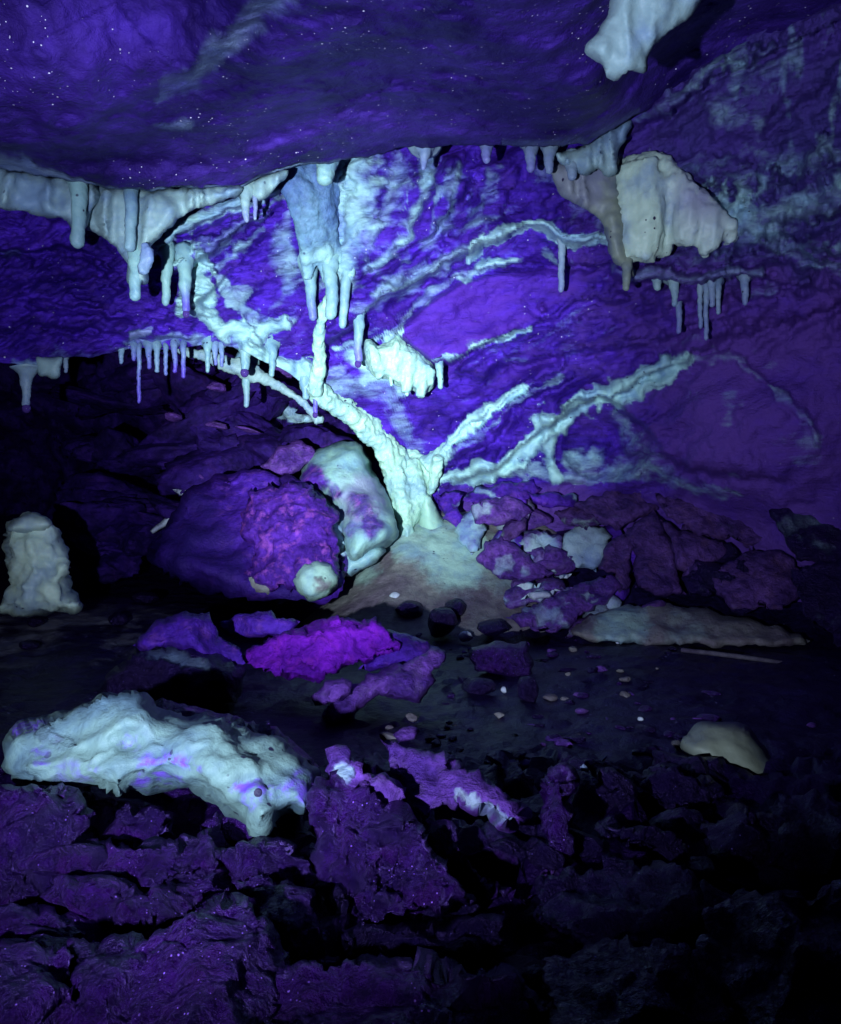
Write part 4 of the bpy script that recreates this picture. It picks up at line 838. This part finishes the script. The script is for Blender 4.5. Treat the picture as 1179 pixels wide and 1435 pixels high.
block('white chip lying on the purple rubble, the whitest of all', [(776, 808), (784, 802), (802, 803), (796, 810), (782, 813)], 3.02, 'pale_mineral', tf=.02, tb=.02, facets=2, name='stone_chip', res=3, jag=2, rough=.003)
single('flowstone_ledge', 'low grey flowstone ledge edging the mud on the right', 'ledge',
    solid([(800, 888), (818, 870), (846, 856), (880, 850), (930, 846), (984, 852), (1030, 862), (1076, 874), (1120, 890), (1130, 902), (1060, 908), (1000, 908), (940, 904), (880, 900), (836, 897)], 2.92, .07, .30, (0, 1.9), 5, rm=.6, rough=.013, rs=12, oct=5, cal=.0, cover=[(870, 880, 46, .7), (960, 885, 40, .35)], jag=5, seed=33), 'mound_calcite')
block('brown stone at the left end of the low grey ledge', [(790, 892), (806, 870), (836, 862), (846, 878), (830, 896)], 2.96, 'brown_rock')
# fill of the rubble slope: smaller stones among the blocks
r2 = random.Random(5)
for i in range(54):
    x = r2.uniform(700, 1210); y = r2.uniform(690, 850) + (x - 640) * .02; Y = 3.62 - (y - 690) * .0032 - max(0, x - 850) * .0009
    s = r2.uniform(.04, .085)
    single('small_stone', 'small broken stone packed between the larger blocks of the right hand rubble', 'stone', polyrock(P3(x, y, Y), (s * r2.uniform(.9, 1.5), s, s * r2.uniform(.5, .9)), 300 + i, r2.uniform(0, 6), 3, tiltx=r2.uniform(-.5, .5), cal=r2.choice([0, 0, .35, .6]) if x < 850 else 0),
           r2.choice(['purple_rock', 'mauve_rock', 'brown_rock']) if x < 900 else r2.choice(['brown_rock', 'dark_rock']), 'small stones packed in the right hand rubble')
# rubble in the far chamber
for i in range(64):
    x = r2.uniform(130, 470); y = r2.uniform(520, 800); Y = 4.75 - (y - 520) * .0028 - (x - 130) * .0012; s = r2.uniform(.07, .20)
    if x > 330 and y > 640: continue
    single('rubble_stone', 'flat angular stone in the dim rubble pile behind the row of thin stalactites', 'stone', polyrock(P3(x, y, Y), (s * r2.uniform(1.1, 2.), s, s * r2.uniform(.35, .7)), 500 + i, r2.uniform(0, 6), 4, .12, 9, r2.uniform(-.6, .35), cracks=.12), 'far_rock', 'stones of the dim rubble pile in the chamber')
for x0, y0, w, h, s in [(400, 523, 14, 8, 'pale blunt chip highest in the dim rubble pile'), (305, 596, 16, 5, 'thin pale strip low in the dim rubble pile'), (243, 584, 13, 6, 'pale rounded chip left of the thin strip in the dim rubble'), (305, 542, 14, 7, 'grey chip just below the pale ledge'), (350, 603, 20, 3, 'narrow pale strip right of the thin strip in the dim rubble'), (278, 668, 14, 6, 'whitish lump above the two slivers')]:
    single('pale_chip', s, 'stone', polyrock(P3(x0, y0, 3.95), (w / F * 3.9, .05, h / F * 3.9), int(x0), .2, 3, tiltx=-.2), 'mauve_rock', 'pale chips in the dim rubble pile')

# ------------------------------------------------------------------ things: the floor and the near rubble
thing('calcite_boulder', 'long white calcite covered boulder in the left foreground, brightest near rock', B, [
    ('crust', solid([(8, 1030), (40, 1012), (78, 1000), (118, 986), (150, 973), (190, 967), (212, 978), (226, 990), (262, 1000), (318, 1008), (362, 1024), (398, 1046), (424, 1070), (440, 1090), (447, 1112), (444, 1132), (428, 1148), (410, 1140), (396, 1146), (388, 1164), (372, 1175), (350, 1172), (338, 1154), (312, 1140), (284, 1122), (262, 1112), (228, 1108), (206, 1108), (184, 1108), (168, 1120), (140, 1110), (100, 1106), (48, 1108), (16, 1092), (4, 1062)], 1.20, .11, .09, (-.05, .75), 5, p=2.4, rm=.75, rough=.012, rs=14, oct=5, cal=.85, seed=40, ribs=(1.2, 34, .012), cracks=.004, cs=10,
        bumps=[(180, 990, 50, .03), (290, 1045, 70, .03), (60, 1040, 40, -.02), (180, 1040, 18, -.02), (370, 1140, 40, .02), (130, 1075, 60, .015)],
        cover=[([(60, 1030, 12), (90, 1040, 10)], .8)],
        tints=[([(195, 1068, 10), (235, 1062, 12), (275, 1078, 10)], .9), ([(330, 1105, 9), (390, 1105, 10)], .9), ([(20, 1020, 9), (60, 1018, 8)], .9), (420, 1105, 22, .9), (55, 1060, 12, .8), (130, 1075, 10, .6), ([(190, 1098, 7), (250, 1098, 6)], .8), (100, 1090, 30, .35), (180, 1042, 12, .7), (355, 1125, 12, .6)]), 'boulder_calcite'),  # lilac patches; those at the ends put the beam's fade into the colour
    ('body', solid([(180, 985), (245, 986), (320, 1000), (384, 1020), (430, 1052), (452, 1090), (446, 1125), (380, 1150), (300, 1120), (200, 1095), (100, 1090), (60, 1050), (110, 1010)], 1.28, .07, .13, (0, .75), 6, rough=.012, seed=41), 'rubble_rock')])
single('stalagmite', 'smooth cream dome shaped stalagmite on the mud at the right', 'stalagmite',
    solid([(952, 1042), (966, 1026), (986, 1016), (1012, 1013), (1040, 1017), (1062, 1034), (1078, 1058), (1090, 1082), (1096, 1106), (1072, 1108), (1030, 1100), (990, 1086), (962, 1066)], 1.56, .09, .09, (0, .35), 5, p=2., rough=.009, rs=16, cal=.85, cover=[([(985, 1018, 5), (978, 1040, 5)], .3)], seed=42), 'tan_calcite')
thing('floor_boulder', 'dark boulder with a purple crown and a pale scar, behind the white calcite boulder', B, [
    ('body', solid([(130, 972), (158, 938), (190, 910), (230, 905), (290, 906), (330, 920), (346, 945), (330, 985), (260, 1000), (180, 1000)], 1.98, .12, .18, (0, .8), 6, True, facets=4, rough=.012, jag=4, seed=43, cover=[([(200, 915, 9), (240, 918, 14), (290, 935, 10)], .6)]), 'dark_rock'),
    ('crown', solid([(186, 906), (206, 882), (236, 866), (262, 858), (292, 860), (304, 880), (318, 896), (338, 912), (344, 928), (318, 934), (280, 916), (240, 906), (206, 910)], 2.02, .08, .12, (0, .8), 5, True, facets=3, rough=.012, jag=4, seed=44), 'purple_rock')])
single('floor_stone', 'small purple stone between the purple crowned boulder and the magenta rock', 'stone',
    solid([(306, 876), (330, 862), (362, 858), (398, 862), (420, 874), (398, 892), (350, 894), (322, 892)], 2.32, .07, .10, (0, .5), 5, True, facets=3, rough=.008, jag=4, seed=45), 'purple_rock')
thing('magenta_rock', 'vivid magenta rock with a cracked crumbly top in the centre of the floor', 'rock', [
    ('cracked_face', solid([(342, 916), (366, 898), (398, 886), (428, 876), (454, 862), (478, 857), (500, 866), (514, 861), (532, 868), (556, 888), (562, 904), (544, 922), (510, 934), (472, 946), (446, 956), (404, 952), (366, 942), (346, 930)], 2.06, .10, .12, (0, .75), 3.6, p=2.6, rough=.008, rs=20, oct=4, cracks=.013, cs=17, jag=6, facets=4, seed=46), 'magenta_rock'),
    ('side', solid([(540, 884), (566, 886), (596, 896), (622, 914), (604, 926), (560, 934), (520, 940), (500, 938), (530, 915)], 2.08, .06, .10, (0, .5), 5, True, facets=3, rough=.009, jag=3, seed=47), 'purple_rock')])
thing('stone_slab', 'glittering lilac slab leaning under the magenta rock', 'slab', [
    ('slab', solid([(452, 998), (470, 972), (510, 950), (560, 930), (606, 910), (622, 914), (624, 928), (606, 944), (608, 960), (588, 984), (556, 978), (530, 972), (510, 990), (486, 1014), (460, 1018)], 1.90, .07, .09, (.1, .7), 5, True, facets=3, rough=.010, jag=4, seed=48, ribs=(2.0, 14, .010)), 'mauve_rock'),
    ('pale_corner', solid([(436, 976), (456, 958), (480, 949), (494, 958), (494, 974), (476, 984), (456, 990), (442, 988)], 1.82, .05, .07, (0, .4), 4, True, facets=3, rough=.008, seed=49), 'mauve_rock')])
GN = 'large rocks of the near rubble'
def near(label, pts, k=.93, mat='rubble_rock', tf=.07, tb=.14, tilt=(0, .9), **o):
    """a rock lying on the near floor: its distance follows from where its foot meets the floor"""
    ym = max(p[1] for p in pts); xm = sum(p[0] for p in pts) / len(pts); yc = (min(p[1] for p in pts) + ym) / 2
    Y = floor_y(xm, min(ym, 1560)) * k if k < .975 else floor_hit(xm, ym) * .985
    Y = Y + tilt[1] * (ym - yc) / F * Y; pts = [(xm + (u - xm) * 1.10, (ym + yc) / 2 + (v - (ym + yc) / 2) * 1.10) for u, v in pts]
    return block(label, pts, Y, mat, tf, tb, tilt, o.pop('group', GN), **{**dict(res=5, jag=9, facets=8, p=3., rm=.5, rough=.011, rs=20., oct=5, chunk=.010, chs=11.), **o})
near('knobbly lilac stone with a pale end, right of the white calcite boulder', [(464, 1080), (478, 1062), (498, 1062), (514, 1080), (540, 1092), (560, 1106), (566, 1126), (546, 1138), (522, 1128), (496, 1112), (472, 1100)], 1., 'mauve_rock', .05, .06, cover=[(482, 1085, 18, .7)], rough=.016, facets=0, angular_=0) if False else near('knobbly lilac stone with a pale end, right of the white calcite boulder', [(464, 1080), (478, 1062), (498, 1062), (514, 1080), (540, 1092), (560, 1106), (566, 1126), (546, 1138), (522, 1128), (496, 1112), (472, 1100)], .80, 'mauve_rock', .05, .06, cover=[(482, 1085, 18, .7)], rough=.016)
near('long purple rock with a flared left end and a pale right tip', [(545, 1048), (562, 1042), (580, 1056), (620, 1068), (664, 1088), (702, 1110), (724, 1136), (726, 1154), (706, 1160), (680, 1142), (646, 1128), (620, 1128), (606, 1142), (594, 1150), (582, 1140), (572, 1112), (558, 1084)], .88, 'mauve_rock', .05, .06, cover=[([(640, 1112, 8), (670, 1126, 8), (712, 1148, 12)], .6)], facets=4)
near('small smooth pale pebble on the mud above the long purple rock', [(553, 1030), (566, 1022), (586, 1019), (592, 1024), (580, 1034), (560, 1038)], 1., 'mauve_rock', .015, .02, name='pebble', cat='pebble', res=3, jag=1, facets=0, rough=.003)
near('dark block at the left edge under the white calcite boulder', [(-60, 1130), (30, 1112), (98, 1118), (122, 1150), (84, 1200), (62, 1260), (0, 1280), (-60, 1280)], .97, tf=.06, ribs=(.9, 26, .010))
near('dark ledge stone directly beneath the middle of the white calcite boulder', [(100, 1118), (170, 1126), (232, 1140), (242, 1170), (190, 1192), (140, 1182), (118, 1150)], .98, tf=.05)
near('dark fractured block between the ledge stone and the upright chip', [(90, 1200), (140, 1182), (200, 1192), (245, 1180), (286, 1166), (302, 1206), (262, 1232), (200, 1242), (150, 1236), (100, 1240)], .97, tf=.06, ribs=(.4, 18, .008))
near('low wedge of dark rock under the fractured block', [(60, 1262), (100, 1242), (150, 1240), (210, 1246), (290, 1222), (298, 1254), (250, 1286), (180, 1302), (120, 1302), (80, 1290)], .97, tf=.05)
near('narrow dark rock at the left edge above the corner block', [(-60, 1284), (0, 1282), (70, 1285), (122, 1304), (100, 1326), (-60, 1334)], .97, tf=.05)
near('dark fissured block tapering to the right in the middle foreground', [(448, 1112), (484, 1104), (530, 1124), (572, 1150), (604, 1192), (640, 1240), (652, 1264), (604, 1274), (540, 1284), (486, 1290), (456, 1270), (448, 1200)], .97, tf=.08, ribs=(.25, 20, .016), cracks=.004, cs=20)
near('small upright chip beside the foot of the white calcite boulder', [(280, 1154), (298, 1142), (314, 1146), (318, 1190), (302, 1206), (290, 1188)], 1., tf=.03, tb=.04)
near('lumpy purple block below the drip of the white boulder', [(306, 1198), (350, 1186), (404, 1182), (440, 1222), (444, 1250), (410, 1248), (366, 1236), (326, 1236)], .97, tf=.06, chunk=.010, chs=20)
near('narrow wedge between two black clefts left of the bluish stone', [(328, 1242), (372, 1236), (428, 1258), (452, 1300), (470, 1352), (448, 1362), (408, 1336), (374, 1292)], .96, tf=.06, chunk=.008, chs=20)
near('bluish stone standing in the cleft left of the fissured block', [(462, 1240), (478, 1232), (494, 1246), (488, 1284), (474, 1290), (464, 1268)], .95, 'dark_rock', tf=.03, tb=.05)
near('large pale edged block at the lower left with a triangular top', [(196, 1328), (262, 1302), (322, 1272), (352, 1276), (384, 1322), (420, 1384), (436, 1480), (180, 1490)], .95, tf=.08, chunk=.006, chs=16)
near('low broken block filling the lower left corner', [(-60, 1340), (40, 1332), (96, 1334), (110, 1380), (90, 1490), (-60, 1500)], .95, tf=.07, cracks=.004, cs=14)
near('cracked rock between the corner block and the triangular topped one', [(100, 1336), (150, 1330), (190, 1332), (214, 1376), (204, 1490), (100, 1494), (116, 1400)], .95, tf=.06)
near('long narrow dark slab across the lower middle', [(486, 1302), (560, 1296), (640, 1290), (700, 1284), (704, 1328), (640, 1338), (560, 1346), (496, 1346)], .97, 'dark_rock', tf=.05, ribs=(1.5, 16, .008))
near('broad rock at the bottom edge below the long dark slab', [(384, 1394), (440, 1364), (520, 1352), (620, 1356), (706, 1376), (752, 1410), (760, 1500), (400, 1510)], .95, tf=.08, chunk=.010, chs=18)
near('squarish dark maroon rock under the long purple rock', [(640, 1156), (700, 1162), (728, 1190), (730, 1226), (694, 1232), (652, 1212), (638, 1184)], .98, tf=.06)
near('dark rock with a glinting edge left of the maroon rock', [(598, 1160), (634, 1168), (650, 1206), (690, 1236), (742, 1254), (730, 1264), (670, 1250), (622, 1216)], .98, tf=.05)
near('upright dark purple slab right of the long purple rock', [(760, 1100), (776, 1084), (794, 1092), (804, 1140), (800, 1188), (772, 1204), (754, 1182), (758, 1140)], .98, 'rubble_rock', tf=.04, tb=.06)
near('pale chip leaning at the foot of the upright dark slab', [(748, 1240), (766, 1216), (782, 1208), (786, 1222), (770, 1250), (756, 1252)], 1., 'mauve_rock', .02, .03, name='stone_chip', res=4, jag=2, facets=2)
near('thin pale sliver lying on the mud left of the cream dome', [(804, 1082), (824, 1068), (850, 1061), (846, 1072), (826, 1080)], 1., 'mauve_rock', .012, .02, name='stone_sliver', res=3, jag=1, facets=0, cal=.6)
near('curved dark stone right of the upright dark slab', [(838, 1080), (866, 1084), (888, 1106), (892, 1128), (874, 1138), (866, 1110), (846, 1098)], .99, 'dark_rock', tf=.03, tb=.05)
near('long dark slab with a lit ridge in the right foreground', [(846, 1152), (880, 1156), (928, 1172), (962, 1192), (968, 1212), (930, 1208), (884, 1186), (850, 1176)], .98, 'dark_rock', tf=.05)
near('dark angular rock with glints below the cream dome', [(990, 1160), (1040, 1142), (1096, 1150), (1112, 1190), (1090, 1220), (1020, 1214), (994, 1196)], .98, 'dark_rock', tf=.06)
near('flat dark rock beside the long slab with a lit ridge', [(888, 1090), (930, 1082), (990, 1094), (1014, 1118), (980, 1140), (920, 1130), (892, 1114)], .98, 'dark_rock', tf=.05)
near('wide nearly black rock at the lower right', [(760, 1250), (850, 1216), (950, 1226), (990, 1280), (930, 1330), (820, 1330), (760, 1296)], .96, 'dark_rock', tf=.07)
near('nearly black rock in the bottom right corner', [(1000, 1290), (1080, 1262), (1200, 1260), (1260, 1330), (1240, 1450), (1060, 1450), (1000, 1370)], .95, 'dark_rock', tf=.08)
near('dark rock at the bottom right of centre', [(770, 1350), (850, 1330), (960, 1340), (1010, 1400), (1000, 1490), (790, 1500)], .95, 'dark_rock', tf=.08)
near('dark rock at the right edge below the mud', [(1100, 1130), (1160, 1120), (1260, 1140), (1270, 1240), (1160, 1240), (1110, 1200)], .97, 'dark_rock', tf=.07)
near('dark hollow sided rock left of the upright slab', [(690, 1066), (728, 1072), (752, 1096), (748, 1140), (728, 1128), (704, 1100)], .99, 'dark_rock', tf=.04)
# stones lying on the mud
for s, x, y, w, h, mat, nm in [
    ('round dark stone on the pale floor right of the lumpy stalagmite', 167, 868, 19, 11, 'dark_rock', 'pebble'), ('small dark stone in front of the lumpy stalagmite', 50, 872, 15, 8, 'dark_rock', 'pebble'),
    ('flat dark stone left of the rounded purple boulder', 206, 838, 24, 10, 'dark_rock', 'pebble'), ('low dark stone on the floor left of the purple crowned boulder', 40, 905, 16, 7, 'dark_rock', 'pebble'),
    ('small pale pebble at the foot of the mound', 553, 838, 9, 8, 'pale_mineral', 'pebble'), ('pale oblong pebble beside the black boulder', 652, 893, 11, 8, 'pale_mineral', 'pebble'),
    ('black boulder right of the magenta rock', 620, 872, 24, 24, 'dark_rock', 'floor_stone'), ('flat round blue black stone in front of the mound', 690, 880, 26, 13, 'dark_rock', 'floor_stone'),
    ('rough dark clod behind the black boulder', 575, 855, 26, 14, 'dark_rock', 'floor_stone'), ('second dark clod at the edge of the mound', 640, 852, 20, 14, 'dark_rock', 'floor_stone'),
    ('dark low stone below the brick shaped one', 672, 962, 30, 13, 'dark_rock', 'floor_stone'), ('dark blunt stone on the mud with a bluish top', 738, 966, 18, 22, 'dark_rock', 'floor_stone'),
    ('tiny white pebble left of the blunt bluish topped stone', 706, 967, 5, 5, 'pale_mineral', 'pebble'), ('tiny white pebble near the sliver on the mud', 898, 1008, 5, 3, 'pale_mineral', 'pebble'),
    ('tiny cream pebble in front of the low grey ledge', 866, 901, 3, 2, 'pale_mineral', 'pebble'), ('small lilac chip on the black floor at the right edge', 1138, 1016, 8, 4, 'mauve_rock', 'stone_chip'),
    ('tiny pale pebble above the thin sliver', 762, 1044, 5, 4, 'mauve_rock', 'pebble'), ('pale fleck of stone on the lower left rubble', 268, 1326, 8, 6, 'pale_mineral', 'stone_chip'),
    ('bright glinting chip low in the right corner', 1090, 1411, 8, 4, 'mauve_rock', 'stone_chip'), ('small lilac pebble under the left end of the white boulder', 76, 1126, 7, 6, 'mauve_rock', 'pebble')]:
    n_ += 1; Y = floor_hit(x, y + h * .7) * (.99 if y < 1260 else .90); single(nm, s, 'stone', polyrock(P3(x, y, Y), (w / F * Y, w / F * Y * .8, h / F * Y), 700 + n_, .3 * n_, 4 if w > 12 else 3, .06, 16, round_=.45), mat)
single('stone_block', 'brick shaped dark maroon block lying on the mud right of the magenta rock', 'stone', solid([(656, 908), (700, 900), (742, 902), (746, 938), (742, 950), (700, 948), (664, 938)], 2.42, .06, .09, (0, .5), 5, True, facets=3, rough=.008, jag=3, seed=52), 'rubble_rock')
V, T = limb([(955, 911, 3.2), (1010, 917, 3.4), (1070, 925, 3.2), (1130, 934, 3.), (1210, 945, 3.)], 2.60, 8, 8, .15, 3)
single('wooden_stick', 'thin straight stick lying on the dark mud in front of the grey ledge', 'stick', (V, T, {}), 'wood')
# loose stones in the gaps of the near rubble
for i in range(190):
    x = r2.uniform(-30, 1210); y = r2.uniform(1075, 1470); Y = floor_hit(x, y) * r2.uniform(.97, 1.01); s = r2.uniform(.012, .042)
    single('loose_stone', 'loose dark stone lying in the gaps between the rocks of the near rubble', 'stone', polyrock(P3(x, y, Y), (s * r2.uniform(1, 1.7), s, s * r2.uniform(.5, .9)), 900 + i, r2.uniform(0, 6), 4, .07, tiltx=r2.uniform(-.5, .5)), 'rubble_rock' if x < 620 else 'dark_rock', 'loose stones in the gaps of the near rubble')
for i in range(130):
    x = r2.uniform(540, 1010); y = r2.uniform(880, 1080); Y = floor_hit(x, y); s = r2.uniform(.004, .016)
    single('mud_crumb', 'tiny crumb of stone or mud scattered on the dark mud in the middle', 'stone', polyrock(P3(x, y, Y) + np.array([0, 0, s * .3]), (s * r2.uniform(1, 2), s, s * .6), 1100 + i, r2.uniform(0, 6), 3), r2.choice(['dark_rock', 'dark_rock', 'dark_rock', 'rubble_rock', 'rubble_rock', 'mauve_rock', 'mound_calcite']), 'crumbs scattered on the mud')
# ------------------------------------------------------------------ camera, torch, world
cam = bpy.data.cameras.new('camera'); cam.sensor_fit = 'HORIZONTAL'; cam.sensor_width = 36; cam.lens = 36 * F / 1179; cam.clip_start = .02; cam.clip_end = 100
co = bpy.data.objects.new('camera', cam); co.location = (0, 0, CZ); co.rotation_euler = (math.radians(90), 0, 0); COL.objects.link(co); sc.camera = co
def torch(name, watts, size, blend_, aim, col, pos=(-.34, -.02, CZ - .09), rad=.012):
    l = bpy.data.lights.new(name, 'SPOT'); l.energy = watts; l.spot_size = math.radians(size); l.spot_blend = blend_; l.color = col; l.shadow_soft_size = rad
    o = bpy.data.objects.new(name, l); o.location = pos; o.rotation_euler = (Vector(P3(*aim)) - Vector(pos)).to_track_quat('-Z', 'Y').to_euler(); COL.objects.link(o)
torch('torch_hot_spot', 980, 37, 1., (515, 520, 3.2), (.80, 1., 1.))
torch('torch_core', 330, 17, 1., (545, 560, 3.3), (.84, 1., .97))
torch('torch_spill', 290, 88, 1., (590, 400, 3.2), (.66, .78, 1.))
w = bpy.data.worlds.new('World'); sc.world = w; w.use_nodes = True
w.node_tree.nodes['Background'].inputs[0].default_value = (.02, .01, .06, 1); w.node_tree.nodes['Background'].inputs[1].default_value = .02
sc.view_settings.view_transform = 'Standard'; sc.view_settings.look = 'None'; sc.view_settings.exposure = 0; sc.view_settings.gamma = 1
sc.render.engine = 'CYCLES'; sc.cycles.max_bounces = 5; sc.cycles.diffuse_bounces = 3; sc.cycles.use_denoising = True
sc.cycles.sample_clamp_indirect = 4
